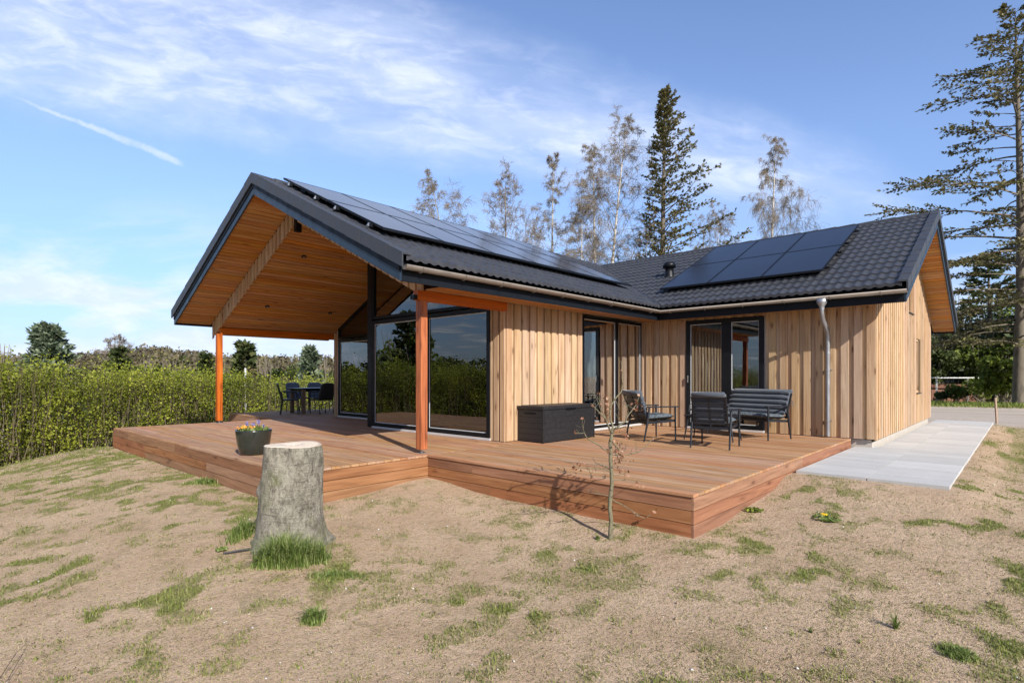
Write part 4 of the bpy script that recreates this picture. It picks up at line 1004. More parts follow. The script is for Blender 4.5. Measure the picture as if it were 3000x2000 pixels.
# ================================================================ stump
sc_ = onp(855, 1588); sx0, sy0 = sc_.x, sc_.y; sz0 = gz(sx0, sy0)
stump = empty('tree_stump', (sx0, sy0, sz0), 0, 'thick grey beech stump with freshly sawn pale top in front of the deck', 'tree stump')
sv = []; nz, na = 40, 96; top = .455 - sz0
for i in range(nz + 1):
    t = i / nz; z = -.12 + (top + .12) * t
    h_ = max(0, z) / top
    r = .258 + .042 * max(0, 1 - h_) ** .8 + .075 * math.exp(-max(0, z) / .07)
    for k in range(na):
        a = 2 * math.pi * k / na
        fl_ = 1 + (.05 * math.cos(3 * a + .6) + .06 * math.cos(5 * a + 2.0)) * math.exp(-max(0, z) / .22) + .018 * math.cos(2 * a + 1) 
        n_ = noise.noise(Vector((math.cos(a) * 1.3, math.sin(a) * 1.3, z * 1.8))) * .035 + noise.noise(Vector((math.cos(a) * 5, math.sin(a) * 5, z * 6))) * .010
        # bulges and burls facing the camera and the left
        def burl(ac, zc_, sa, sz, am): 
            da = (a - ac + math.pi) % (2 * math.pi) - math.pi; return am * math.exp(-(da / sa)**2 - ((z - zc_) / sz)**2)
        cam_a = math.atan2(-FWD.y, -FWD.x)
        bl = burl(cam_a + .25, .33, .22, .045, .035) - burl(cam_a + .30, .31, .09, .022, .035) + burl(cam_a - 1.2, .50, .25, .10, .045) - burl(cam_a - 1.15, .44, .10, .03, .03) + burl(cam_a + 1.2, .15, .3, .12, .04)
        rr = r * fl_ + n_ + bl
        sv.append((math.cos(a) * rr, math.sin(a) * rr, z + (.006 * math.sin(a * 2 + 1)) * (t > .99)))
F_ = [(i*na+k, i*na+(k+1) % na, (i+1)*na+(k+1) % na, (i+1)*na+k) for i in range(nz) for k in range(na)]
m, gr, b = newmat('stump_bark'); co = gr.n('ShaderNodeTexCoord').outputs['Object']
n1 = gr.noise(gr.scale(co, (1, 1, .6)), 4.5, 8, .68, .8); n2 = gr.noise(co, 26, 7, .75, .8); n3 = gr.noise(gr.scale(co, (1, 1, 5)), 7, 5, .65, 1.6); n4 = gr.noise(co, 3, 5, .6)
v1 = gr.noise(gr.scale(co, (1, 1, .45)), 16, 8, .78, .3); v2 = gr.noise(co, 55, 6, .75); n7 = gr.noise(co, 4.2, 6, .7, .3); hz = gr.noise(gr.scale(co, (1, 1, 7)), 5, 5, .6, .6)
col = gr.mix(gr.rng(v1, .36, .60), (.12,.105,.075), (.33,.30,.235)); col = gr.mix(gr.m('MULTIPLY', gr.rng(v2, .52, .68), .55), col, (.47,.45,.39)); col = gr.mix(gr.m('MULTIPLY', gr.rng(v2, .44, .30), .7), col, (.075,.065,.045))
col = gr.mix(gr.m('MULTIPLY', gr.rng(n7, .54, .66), .6), col, (.10,.088,.060)); col = gr.mix(gr.m('MULTIPLY', gr.rng(n7, .42, .32), .5), col, (.42,.40,.33)); col = gr.mix(gr.m('MULTIPLY', gr.rng(n4, .52, .66), .45), col, (.15,.165,.06)); col = gr.mix(gr.m('MULTIPLY', gr.rng(hz, .60, .68), .6), col, (.09,.08,.055))
n1 = v1; n2 = v2; n3 = hz
gr.put(b.inputs['Base Color'], col); b.inputs['Roughness'].default_value = .9; bump(gr, b, gr.m('ADD', n1, gr.m('ADD', gr.m('MULTIPLY', n2, .35), gr.m('MULTIPLY', n3, .4))), 1.0, .045)
sm = MB(); sm.add([Vector(v) + Vector((sx0, sy0, sz0)) for v in sv], F_, .5, True); sm.build('trunk', m, stump)
tp = MB(); topring = [Vector(v) + Vector((sx0, sy0, sz0)) for v in sv[-na:]]
V = [p.copy() for p in topring]; cen = sum(V, Vector()) / na
for f_ in (.97, .7, .4, .15): V += [cen.lerp(p, f_) + Vector((0, 0, .004 if f_ > .9 else .0055 - (.012 if f_ < .2 else 0))) for p in topring]
V.append(cen + Vector((0, 0, -.012)))
F_ = [(j*na+k, j*na+(k+1) % na, (j+1)*na+(k+1) % na, (j+1)*na+k) for j in range(4) for k in range(na)] + [(4*na+k, 4*na+(k+1) % na, 5*na) for k in range(na)]
tp.add(V, F_, .5)
m, gr, b = newmat('sawn_wood'); co = gr.n('ShaderNodeTexCoord').outputs['Object']
rad = gr.vm('LENGTH', gr.scale(gr.vm('ADD', co, (.01, .01, -top)), (1, 1, 0))); radn = gr.m('ADD', rad, gr.m('MULTIPLY', gr.m('SUBTRACT', gr.noise(co, 5, 3, .5), .5), .05))
rings = gr.m('SINE', gr.m('MULTIPLY', radn, 420)); ang = gr.n('ShaderNodeTexNoise'); 
col = gr.mix(gr.rng(rings, -1, 1, 0, 1), (.60,.49,.38), (.70,.60,.48)); col = gr.mix(gr.m('MULTIPLY', gr.rng(gr.noise(co, 12, 4, .6), .5, .75), .35), col, (.60,.42,.27))
star = gr.m('ADD', radn, gr.m('MULTIPLY', gr.noise(gr.scale(gr.n('ShaderNodeVectorMath', operation='NORMALIZE').outputs[0], (1, 1, 1)), 3, 2), 0))
nv = gr.n('ShaderNodeVectorMath', operation='NORMALIZE'); gr.put(nv.inputs[0], gr.scale(gr.vm('ADD', co, (.01, .01, -top)), (1, 1, 0)))
star = gr.m('SUBTRACT', radn, gr.m('MULTIPLY', gr.rng(gr.noise(nv.outputs[0], 3.2, 2, .6), .5, .66), .09))
col = gr.mix(gr.rng(star, .045, .02), col, (.12,.05,.03)); col = gr.mix(gr.rng(rad, .235, .255), col, (.45,.36,.27))
gr.put(b.inputs['Base Color'], col); b.inputs['Roughness'].default_value = .85; bump(gr, b, gr.m('ADD', rings, gr.noise(gr.scale(co, (60, 4, 1)), 1, 3)), .1, .003)
tp.build('sawn_top', m, stump)

# ================================================================ flower pot
pc = Vector((3.33, 8.08, .001))
pot = empty('flower_pot', pc, 0, 'dark glazed round flower pot standing on the front edge of the deck', 'plant pot')
p_ = MB(); p_.lathe(pc, [(.0, 0), (.165, 0), (.185, .02), (.215, .14), (.232, .26), (.240, .335), (.238, .352), (.226, .352), (.222, .33), (.21, .27), (.0, .27)], 48, .5); p_.build('pot', M['glaze'], pot)
q = MB(); q.lathe(pc, [(.213, .300), (.12, .312), (.0, .315)], 32, .5); q.build('soil', M['soil'], pot)
def cards(name, C, S, mat, parent=None, base=None, tilt=1.0, asp=1.0, vals=None, up=None, rng=None):
    """one quad per centre; random orientation"""
    rng = rng or RNG; C = np.asarray(C, float); n = len(C); S = np.broadcast_to(np.asarray(S, float), (n,)) * rng.uniform(.65, 1.35, n)
    a = rng.normal(size=(n, 3)); 
    if up is not None: a = a * tilt + np.asarray(up) 
    a /= np.linalg.norm(a, axis=1)[:, None]
    t = rng.normal(size=(n, 3)); b_ = np.cross(a, t); b_ /= np.linalg.norm(b_, axis=1)[:, None]; c_ = np.cross(a, b_)
    b_ = b_ * (S * .5 * asp)[:, None]; c_ = c_ * (S * .5)[:, None]
    V = np.stack([C - b_, C - c_ * .8, C + b_, C + c_ * .8], 1).reshape(-1, 3)
    F_ = np.arange(4 * n).reshape(n, 4)
    vals = rng.random(n) if vals is None else vals
    return fastmesh(name, V, F_, np.repeat(vals, 4), mat, parent, base)
def blades(name, P, H, Wd, mat, parent=None, base=None, lean=.45, vals=None, rng=None):
    """grass blades: tapering two-segment strips"""
    rng = rng or RNG; P = np.asarray(P, float); n = len(P); H = np.broadcast_to(H, (n,)) * rng.uniform(.4, 1.4, n)
    an = rng.uniform(0, 2*np.pi, n); d = np.stack([np.cos(an), np.sin(an), np.zeros(n)], 1); s = np.stack([-np.sin(an), np.cos(an), np.zeros(n)], 1) * (np.broadcast_to(Wd, (n,)) * .5)[:, None]
    ln = rng.uniform(.1, 1, n) * lean
    m_ = P + d * (H * ln * .35)[:, None] + np.array([0, 0, 1]) * (H * .6)[:, None]; t = P + d * (H * ln * 1.2)[:, None] + np.array([0, 0, 1]) * (H * (1 - .35 * ln))[:, None]
    V = np.stack([P - s, P + s, m_ + s * .8, m_ - s * .8, t + s * .12, t - s * .12], 1).reshape(-1, 3)
    i = np.arange(n)[:, None] * 6; F_ = np.concatenate([i + [0, 1, 2, 3], i + [3, 2, 4, 5]], 0)
    vals = rng.random(n) if vals is None else vals
    return fastmesh(name, V, F_, np.repeat(vals, 6), mat, parent, base)
def disc(n, r, rng=RNG): a = rng.uniform(0, 2*np.pi, n); q = np.sqrt(rng.random(n)) * r; return np.stack([np.cos(a)*q, np.sin(a)*q, np.zeros(n)], 1)
pa = empty('pansy_plant', pc + Vector((-.02, .03, .31)), 0, 'orange pansies with green leaves growing in the dark pot', 'flower')
P0 = np.array(pc) + [0, 0, .315]
D_ = disc(420, .20); cards('foliage', P0 + D_ + np.stack([np.zeros(420), np.zeros(420), RNG.uniform(0, .055, 420)], 1), .035, M['tuft_blade'], pa)
D_ = disc(26, .13) + np.array(list(RGT)) * -.09; cards('blossom', P0 + D_ + np.stack([np.zeros(26), np.zeros(26), RNG.uniform(.045, .08, 26)], 1), .038, M['pansy_orange'], pa, tilt=.4, up=(-.5, -.5, .6))
hy = empty('hyacinth_plant', pc + Vector((.05, -.02, .315)), 0, 'blue grape hyacinths with strappy leaves growing in the dark pot', 'flower')
D_ = disc(150, .17); blades('foliage', P0 + D_, .10, .008, M['tuft_blade'], hy, lean=.8)
fl_ = []
for (a, r_, h_) in ((-.11, .02, .13), (-.07, -.05, .15), (.05, .03, .17), (.09, -.03, .16), (-.02, .06, .12), (.02, -.06, .14), (.12, .05, .10)):
    c0 = P0 + np.array(list(RGT)) * a + np.array(list(FWD)) * r_
    for k in range(26): fl_.append(c0 + np.array([RNG.normal() * .009, RNG.normal() * .009, h_ - .05 + .055 * RNG.random()]))
cards('blossom', fl_, .016, M['hyacinth'], hy)

# ================================================================ sapling
sb0 = onp(1790, 1578); dS = sb0.xy.dot(FWD.xy)
sap = empty('beech_sapling', sb0, 0, 'thin young beech sapling with a few dry brown leaves in front of the deck', 'tree')
def sp(cx, cy, dd=0):       # crop coordinates -> point in the sapling's plane
    u = 1600 + cx * .3634; v = 1050 + cy * .3634; d = dS + dd; return at(u, d, zv(v, d))
tr = MB()
main = [(520,1455),(518,1400),(524,1300),(512,1200),(516,1130),(530,1010),(526,900),(518,800),(520,740),(517,680),(525,640),(530,600)]
q = [sp(x, y) for x, y in main]; q[0].z -= .03
tr.tube(q, [.026,.022,.020,.020,.021,.018,.018,.018,.017,.018,.016,.015], 10); tr.build('trunk', M['bark_sapling'], sap)
br_ = MB(); tips = []
def limb(pts, r0, r1, dd=0.):
    n = len(pts); q = [sp(x, y, dd * i / max(1, n-1)) for i, (x, y) in enumerate(pts)]
    Q = []; 
    for a_, b_ in zip(q[:-1], q[1:]): Q += [a_, a_.lerp(b_, .5) + Vector((random.uniform(-1,1), random.uniform(-1,1), random.uniform(-1,1))) * .006]
    Q.append(q[-1]); br_.tube(Q, [r0 + (r1 - r0) * i / (len(Q)-1) for i in range(len(Q))], 6, .4); tips.append(Q)
limb([(530,600),(500,540),(478,480),(450,455),(412,415),(372,370)], .012, .003, -.15)
limb([(478,480),(450,410),(435,345),(428,280)], .006, .002, .1); limb([(450,430),(425,370),(395,305)], .005, .002, -.1)
limb([(530,600),(548,565),(600,530),(640,505),(665,450),(700,405),(735,360),(752,300)], .012, .0025, .15)
limb([(640,505),(660,425),(640,350),(648,300)], .005, .002, -.1); limb([(700,405),(665,385),(640,370)], .004, .002, .1); limb([(548,565),(585,560),(640,545),(640,580)], .006, .003, -.15)
limb([(530,600),(536,540),(512,440),(520,380),(552,330),(605,270),(618,210),(613,150),(612,90),(608,30)], .012, .003, .05)
limb([(552,330),(580,380),(590,450),(585,510)], .004, .002, .1); limb([(520,380),(530,310),(522,290)], .004, .002)
limb([(503,748),(430,700),(340,648),(305,600),(270,603),(235,595)], .008, .002, -.2); limb([(320,620),(298,560),(292,490)], .004, .002, -.1)
limb([(530,770),(600,775),(680,768),(740,755),(800,710),(850,655),(866,635)], .008, .002, .2); limb([(740,755),(730,720),(726,700)], .003, .0015)
limb([(525,660),(560,700),(590,740),(620,760),(648,700)], .007, .002, -.1); limb([(560,700),(570,780),(600,850)], .005, .002, .1); limb([(590,740),(610,690),(600,660)], .004, .002)
limb([(512,892),(460,868),(400,840),(370,790)], .006, .002, .2); limb([(512,905),(450,890),(330,880),(240,870),(190,830),(125,820)], .006, .002, -.25); limb([(330,880),(360,930),(365,965)], .003, .0015); limb([(400,840),(395,890),(400,910)], .003, .0015)
limb([(528,1130),(590,1165),(660,1205),(715,1245),(790,1290),(830,1265),(870,1225)], .006, .002, .15); limb([(715,1245),(735,1260),(740,1280)], .003, .002)
limb([(505,1105),(440,1090),(380,1080),(335,1065)], .004, .0015, -.2); limb([(528,930),(580,940),(640,920),(660,912)], .004, .0015, .1); limb([(530,985),(640,980),(720,990),(780,965)], .004, .0015, .2)
for Qs in list(tips):       # short side spurs with buds
    for _ in range(3):
        a_ = random.choice(Qs[1:]); e = a_ + Vector((random.uniform(-1,1), random.uniform(-1,1), random.uniform(.2,1.2))).normalized() * random.uniform(.03, .09); br_.tube([a_, e], [.0022, .001], 5, .4)
br_.build('branches', M['bark_sapling'], sap)
LC = []
for (cx, cy, n, s) in ((590,790,46,.05),(600,720,26,.04),(240,870,12,.03),(290,880,9,.03),(640,600,14,.03),(480,350,14,.03),(720,380,16,.04),(480,430,8,.04),(740,1020,6,.03),(365,960,4,.01),(430,290,4,.01),(375,380,4,.01),(720,1250,4,.01),(290,490,4,.015),(235,595,3,.01),(580,880,8,.02),(640,920,3,.02),(870,1225,3,.01),(865,640,3,.01),(470,920,5,.02),(610,100,3,.01)):
    c = sp(cx, cy)
    for _ in range(n): LC.append(np.array(c) + RNG.normal(size=3) * s)
cards('dry_leaves', LC, .040, M['dry_leaf'], sap, asp=.6)
# ================================================================ vegetation
def segs(name, P0, P1, R0, R1, mat, parent=None, base=None, n=3, vals=None):
    P0 = np.asarray(P0, float); P1 = np.asarray(P1, float); N_ = len(P0)
    d = P1 - P0; d /= np.linalg.norm(d, axis=1)[:, None] + 1e-9
    a = np.cross(d, np.where(np.abs(d[:, 2:3]) > .9, [[1., 0, 0]], [[0, 0, 1.]])); a /= np.linalg.norm(a, axis=1)[:, None] + 1e-9; b_ = np.cross(d, a)
    V = []
    for P, R_ in ((P0, np.asarray(R0, float)), (P1, np.asarray(R1, float))):
        for k in range(n):
            t = 2 * math.pi * k / n; V.append(P + (a * math.cos(t) + b_ * math.sin(t)) * R_[:, None])
    V = np.stack(V, 1).reshape(-1, 3); i = np.arange(N_)[:, None] * 2 * n
    F_ = np.concatenate([i + [k, (k+1) % n, n + (k+1) % n, n + k] for k in range(n)], 0)
    vals = np.full(N_, .5) if vals is None else vals
    return fastmesh(name, V, F_, np.repeat(vals, 2 * n), mat, parent, base)
def unit(v): return v / (np.linalg.norm(v) + 1e-9)
Zv = np.array([0, 0, 1.]); RG = np.array(list(RGT)); FW = np.array(list(FWD))
def needles(name, Q, mat, parent, rng, wd=.10, ln=.34, k=2, vals=None):
    """flat needle sprays along twig segments Q = (p, dir, size, val)"""
    P = np.array([q[0] for q in Q]); D_ = np.array([q[1] for q in Q]); S = np.array([q[2] for q in Q]); Vv = np.array([q[3] for q in Q])
    P = np.repeat(P, k, 0) + rng.normal(size=(len(P)*k, 3)) * wd * .5; D_ = np.repeat(D_, k, 0) + rng.normal(size=(len(D_)*k, 3)) * .35; S = np.repeat(S, k) * rng.uniform(.6, 1.3, len(S)*k); Vv = np.clip(np.repeat(Vv, k) + rng.normal(size=len(Vv)*k) * .18, 0, 1)
    D_ /= np.linalg.norm(D_, axis=1)[:, None]; t = rng.normal(size=D_.shape) * .7 + Zv; s = np.cross(D_, t); s /= np.linalg.norm(s, axis=1)[:, None]
    L = (S * ln)[:, None]; w = (S * wd)[:, None]
    V = np.stack([P, P + D_ * L * .45 + s * w, P + D_ * L, P + D_ * L * .45 - s * w], 1).reshape(-1, 3)
    return fastmesh(name, V, np.arange(len(V)).reshape(-1, 4), np.repeat(Vv, 4), mat, parent)
def conifer(name, label, pos, H, Rr, seed, mat='needle', group=None, first=.12, dens=1.0, droop=.0, rise=.15, asym=None, pw=.8, tr=.16, lean=(0, 0), gaps=0, sprs=1.0, twl=.16, bark_='bark_conifer', pitch=None, nk=2, nw=.10, nl=.34, nstart=.30):
    rng = np.random.default_rng(seed); pos = np.array(list(pos)); root = empty(name, pos, 0, label, 'tree', group)
    def axis(t): return pos + Zv * H * t + np.array([lean[0], lean[1], 0]) * H * t * t + np.array([math.sin(t*5+seed), math.cos(t*4+seed), 0]) * H * .006
    m_ = MB(); ts = np.linspace(0, 1, 18); m_.tube([Vector(axis(t)) - Vector((0, 0, .2 if t == 0 else 0)) for t in ts], [tr * (1 - t)**.8 + .012 for t in ts], 8, .5); m_.build('trunk', M[bark_], root)
    A, B, RA, RB = [], [], [], []; Q = []
    nb = int(H * 6.0 * dens)
    for i in range(nb):
        t = first + (1 - first) * ((i + rng.random()) / nb); t = min(t, .995)
        az = i * 2.399 + rng.normal() * .35; d = np.array([math.cos(az), math.sin(az), 0])
        rel = (t - first) / (1 - first); L = Rr * ((1 - rel) ** pw) * (.35 + .65 * min(1, rel * 5 + .25)) * rng.uniform(.6, 1.12) + .15
        if asym is not None: L *= asym(d, rel)
        if rng.random() < gaps: L *= .45
        if L < .12: continue
        r_ = rise + (.55 * rel if pitch is None else pitch * rel); ns = max(3, int(L / .55)); p = axis(t); dr = unit(d + Zv * (r_ + rng.normal() * .08)); seg = L / ns; r0 = min(tr * (1-t) * .55 + .008, .012 + L * .009)
        pts = [p]
        for k in range(ns):
            dr = unit(dr + Zv * (-droop * .5 + .05 * (k > ns * .6)) + rng.normal(size=3) * .05); q = p + dr * seg
            A.append(p); B.append(q); RA.append(r0 * (1 - k / ns) + .004); RB.append(r0 * (1 - (k+1) / ns) + .003)
            frac = (k + 1) / ns
            if frac > nstart or rel > .80 or rng.random() < .2:
                for sgn in (-1, 1):
                    for _ in range(2 if frac > .4 else 1):
                        side = unit(np.cross(dr, Zv)) * sgn; tl = L * twl * rng.uniform(.5, 1.3) * (1.25 - frac * .6) + .14
                        td = unit(side * rng.uniform(.6, 1) + dr * .8 + Zv * rng.normal() * .15 - Zv * droop * .6); q2 = q + td * tl; s0 = p + (q - p) * rng.random()
                        A.append(s0); B.append(q2); RA.append(.006); RB.append(.003)
                        nn = max(2, int(tl / .13 * sprs)); v = rng.beta(2, 2.2)
                        for j in range(nn): f = (j + .6) / nn; Q.append((s0 + (q2 - s0) * f, td, 1.0, v * .7 + .3 * f * rng.random()))
                if rng.random() < .9: Q.append((q, dr, 1.3, rng.random()))
            p = q
        Q.append((p, dr, 1.3, rng.random()))
    segs('branches', A, B, RA, RB, M[bark_], root); needles('crown', Q, M[mat], root, rng, k=nk, wd=nw, ln=nl)
    return root
def broadleaf(name, label, pos, H, spread, seed, group=None, lean=(0, 0), droop=.3, leaf=1.0, bark_='bark_birch', tr=.13, first=.25, nprim=20, fork=False, twig=1.0, leafmat_='bud_leaf', up=.9, top_narrow=.75, lsize=.034):
    """bare spring tree: trunk, ascending limbs, fine hanging twigs, a dusting of small leaves"""
    rng = np.random.default_rng(seed); pos = np.array(list(pos)); root = empty(name, pos, 0, label, 'tree', group)
    def axis(t): return pos + Zv * H * t + (RG * lean[0] + FW * lean[1]) * H * t ** 1.6 + np.array([math.sin(t*7+seed), math.cos(t*5+seed), 0]) * H * .010
    m_ = MB(); ts = np.linspace(0, 1, 22); m_.tube([Vector(axis(t)) - Vector((0, 0, .2 if t == 0 else 0)) for t in ts], [tr * (1 - t)**.9 + .010 for t in ts], 9, .5)
    A, B, RA, RB, Lf, TW = [], [], [], [], [], []
    def branch(p, d, L, r, lvl):
        ns = 5 if lvl < 2 else 3; seg = L / ns; ends = []
        for k in range(ns):
            g_ = (-.10 * droop * (lvl ** 1.7) * (k + 1) / ns * 2.2) if lvl else .12
            d = unit(d + Zv * g_ + rng.normal(size=3) * (.10 + .05 * lvl)); q = p + d * seg; rr = r * (1 - (k+.0) / ns * .7) + .001; r2 = r * (1 - (k+1.) / ns * .7) + .001
            A.append(p); B.append(q); RA.append(rr); RB.append(r2); p = q; ends.append((p, d, k))
        if lvl < 3:
            if lvl == 2:
                for (pp, dd, _) in ends: TW.append((*pp, *dd, L))
                return
            nch = (7, 5)[lvl]
            for c in range(nch):
                f = rng.uniform(.25, 1); i = min(ns - 1, int(f * ns)); pp, dd, _ = ends[i]; s = unit(np.cross(dd, rng.normal(size=3)))
                branch(pp, unit(dd * .75 + s * rng.uniform(.35, .9)), L * rng.uniform(.30, .55), max(.0055, r * .42), lvl + 1)
        else:
            for (pp, dd, _) in ends:
                for _ in range(4):
                    if rng.random() < leaf * .45: Lf.append(pp + rng.normal(size=3) * .05)
    for i in range(nprim):
        t = first + (1 - first) * ((i + rng.random()) / nprim) ** .9; t = min(t, .98); az = i * 2.399 + rng.normal() * .4; d = np.array([math.cos(az), math.sin(az), 0])
        rel = (t - first) / (1 - first); L = spread * (1 - rel ** 1.5 * top_narrow) * rng.uniform(.65, 1.1) * 1.35
        branch(axis(t), unit(d * (1 - .4 * rel) + Zv * up * rng.uniform(.7, 1.3)), L, .012 + .020 * (1 - rel) * L / 3, 0)
    m_.build('trunk', M[bark_], root)
    T = np.array(TW); k_ = 3; T = np.repeat(T, k_, 0); n_ = len(T); s0 = T[:, :3] - T[:, 3:6] * rng.random((n_, 1)) * .12
    d1 = T[:, 3:6] * .6 + rng.normal(size=(n_, 3)) * .55; d1[:, 2] -= .25 * droop; d1 /= np.linalg.norm(d1, axis=1)[:, None]; d2 = d1 + rng.normal(size=(n_, 3)) * .25; d2[:, 2] -= .55 * droop; d2 /= np.linalg.norm(d2, axis=1)[:, None]
    tl = np.clip(T[:, 6] * rng.uniform(.3, .8, n_), .10, .55)[:, None] * (1 + .5 * min(droop, 1.2)); m1 = s0 + d1 * tl * .5; e1 = m1 + d2 * tl * .6
    A = np.concatenate([np.array(A), s0, m1]); B = np.concatenate([np.array(B), m1, e1]); RA = np.concatenate([RA, np.full(n_, .0065), np.full(n_, .0055)]); RB = np.concatenate([RB, np.full(n_, .0055), np.full(n_, .004)])
    segs('branches', A, B, RA, RB, M['bark_twig'], root)
    pk = rng.random(n_) < leaf * .35; Lf = np.concatenate([m1[pk] + rng.normal(size=(pk.sum(), 3)) * .03, e1[pk] + rng.normal(size=(pk.sum(), 3)) * .03])
    if len(Lf): cards('crown', Lf, lsize, M[leafmat_], root, rng=rng, vals=rng.random(len(Lf)))
    return root
def bush(name, label, pos, H, Rr, seed, mat='bush_mid', cat='tree', group=None, n=2600, size=.22, lobes=14, trunk=True, squash=1.0, kind=None, part='crown'):
    rng = np.random.default_rng(seed); pos = np.array(list(pos)); root = empty(name, pos, 0, label, cat, group)
    C = []; Vv = []
    for k in range(lobes):
        a = rng.uniform(0, 2*math.pi); q = Rr * .62 * math.sqrt(rng.random()); h = H * (.28 + .62 * rng.random() * (1 - .45 * (q / Rr)))
        c = pos + np.array([math.cos(a)*q, math.sin(a)*q, h]); rl = Rr * rng.uniform(.28, .5); m_ = n // lobes
        d = rng.normal(size=(m_, 3)); d /= np.linalg.norm(d, axis=1)[:, None]; rr = rl * rng.uniform(.45, 1.08, m_) ** .6
        P = c + d * rr[:, None] * np.array([1, 1, .8]); base_v = rng.uniform(.15, .75); C.append(P); Vv.append(np.clip(base_v + rng.normal(size=m_) * .2, 0, 1))
    C = np.concatenate(C); Vv = np.concatenate(Vv); ok = C[:, 2] > pos[2] + .05; cards(part, C[ok], size, M[mat], root, rng=rng, vals=Vv[ok])
    A, B, RA, RB = [], [], [], []
    for k in range(lobes * 3):
        a = rng.uniform(0, 2*math.pi); e = pos + np.array([math.cos(a)*Rr*.6*rng.random(), math.sin(a)*Rr*.6*rng.random(), H * rng.uniform(.5, .95)]); m2 = pos * .5 + e * .5 + rng.normal(size=3) * .15
        b0 = pos + np.array([rng.normal() * .1, rng.normal() * .1, -.1]); A += [b0, m2]; B += [m2, e]; RA += [.05, .03]; RB += [.03, .008]
    segs('trunk' if trunk else 'stems', A, B, np.array(RA) * H / 4, np.array(RB) * H / 4, M['bark_twig'], root)
    return root

# ---- hedge of young shrubs along the far edge of the lawn
hp = [Vector(p) for p in ((-14, 10.2), (-6, 13.2), (1.5, 16.75), (3.9, 18.35), (8, 19.3), (14, 20.0), (26, 21.0))]
cum = [0]
for a_, b_ in zip(hp[:-1], hp[1:]): cum.append(cum[-1] + (b_ - a_).length)
def hedge_at(s):
    for i in range(len(hp) - 1):
        if s <= cum[i+1] or i == len(hp) - 2:
            f = (s - cum[i]) / (cum[i+1] - cum[i]); d = (hp[i+1] - hp[i]).normalized(); p = hp[i].lerp(hp[i+1], f); return p, Vector((-d.y, d.x))
hedge = empty('hedge', (3.9, 19, gz(3.9, 19)), 0, 'long dense hedge of yellow green spring shrubs behind the deck and lawn', 'hedge')
rg = np.random.default_rng(21); CC, VV, SS = [], [], []; A, B, RA, RB = [], [], [], []
def htop(s): 
    p, _ = hedge_at(s); far = min(1, max(0, (p.x - 2) / 16)); return 1.30 - .86 * far ** .9 + .26 * noise.noise(Vector((s * .45, 2, 0))) + .30 * noise.noise(Vector((s * 1.6, 7, 0)))
for k in range(6400):
    s = rg.uniform(0, cum[-1]); 
    if rg.random() < .35: s = rg.uniform(cum[1], cum[4])
    p, nrm = hedge_at(s); w = rg.random(); zt_ = htop(s)
    depth_ = 2.6 * (rg.random() ** 1.6); x, y = p.x + nrm.x * depth_, p.y + nrm.y * depth_
    zg = gz(p.x, p.y); z = zg + .12 + (zt_ - zg) * (rg.random() ** .85 if depth_ < 1.2 else rg.uniform(.6, 1))
    bulge = .55 * noise.noise(Vector((s * .9, z * 1.3, 4))) + .25 * noise.noise(Vector((s * 2.5, z * 2.5, 9)))
    x -= nrm.x * bulge; y -= nrm.y * bulge
    m_ = 26; c = np.array([x, y, z]); sg_ = rg.uniform(.07, .22); P = c + rg.normal(size=(m_, 3)) * np.array([sg_, sg_, sg_ * 1.2]); CC.append(P)
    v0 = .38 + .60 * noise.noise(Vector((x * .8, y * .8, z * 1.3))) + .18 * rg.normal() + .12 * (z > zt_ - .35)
    VV.append(np.clip(v0 + rg.normal(size=m_) * .16, 0, 1)); SS.append(np.full(m_, .056 + .002 * max(0, s - cum[3])))
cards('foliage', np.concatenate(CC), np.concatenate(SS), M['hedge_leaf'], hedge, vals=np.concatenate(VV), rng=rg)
for k in range(3600):
    s = rg.uniform(0, cum[-1]); p, nrm = hedge_at(s); depth_ = rg.uniform(-.02, 1.8); x, y = p.x + nrm.x * depth_, p.y + nrm.y * depth_; zg = gz(x, y); zt_ = htop(s) + rg.uniform(-.3, .22)
    q0 = np.array([x, y, zg - .05]); q1 = q0 + np.array([rg.normal() * .12, rg.normal() * .12, (zt_ - zg) * .5]); q2 = np.array([q1[0] + rg.normal() * .16, q1[1] + rg.normal() * .16, zt_])
    A += [q0, q1]; B += [q1, q2]; RA += [.011, .007]; RB += [.007, .003]
segs('stems', A, B, RA, RB, M['hedge_stem'], hedge, vals=rg.random(len(A)))

# ---- trees behind the house
GB = 'bare spring birches behind the house'
BR = [ # u_base, v_top, d, spread, lean, droop, label, leaf, nprim
 (1352,540,37,2.9,(-.12,0),.8,'slanting birch with pale new leaves, furthest left behind the solar panels',1.3,26,.5),
 (1482,530,38,3.0,(0,0),.05,'leafless upright tree with fine vase shaped branches left of the taller birches',.10,30,1.1),
 (1612,470,37,1.9,(.012,0),.5,'slim birch with a narrow oval crown left of the tall twin birch',1.0,24,.85),
 (1768,365,36,2.9,(.075,0),.5,'tallest twin birch with white leaning trunk beside the big conifer',.9,30,.95),
 (1745,440,36.6,2.3,(-.012,0),.5,'birch with greyish crown close behind the twin birch trunk, on its left',.9,26,.9),
 (1700,600,35,1.7,(.01,0),.25,'small bare birch with brown twigs between slim birch and twin birch',.5,18,1.0),
 (1850,640,34.5,2.0,(.10,0),.2,'leaning bare sapling with white stem low between twin birch and conifer',.5,16,1.1),
 (2110,640,35.5,2.2,(-.01,0),.3,'low sparse birch with reddish twigs just right of the big conifer',.7,18,1.0),
 (2262,445,36,2.4,(.006,0),1.5,'weeping birch with hanging golden twigs above the right solar panels',1.5,24,.9),
 (2395,640,37,1.6,(.02,0),1.3,'small drooping birch right of the weeping birch',.6,14,.9)]
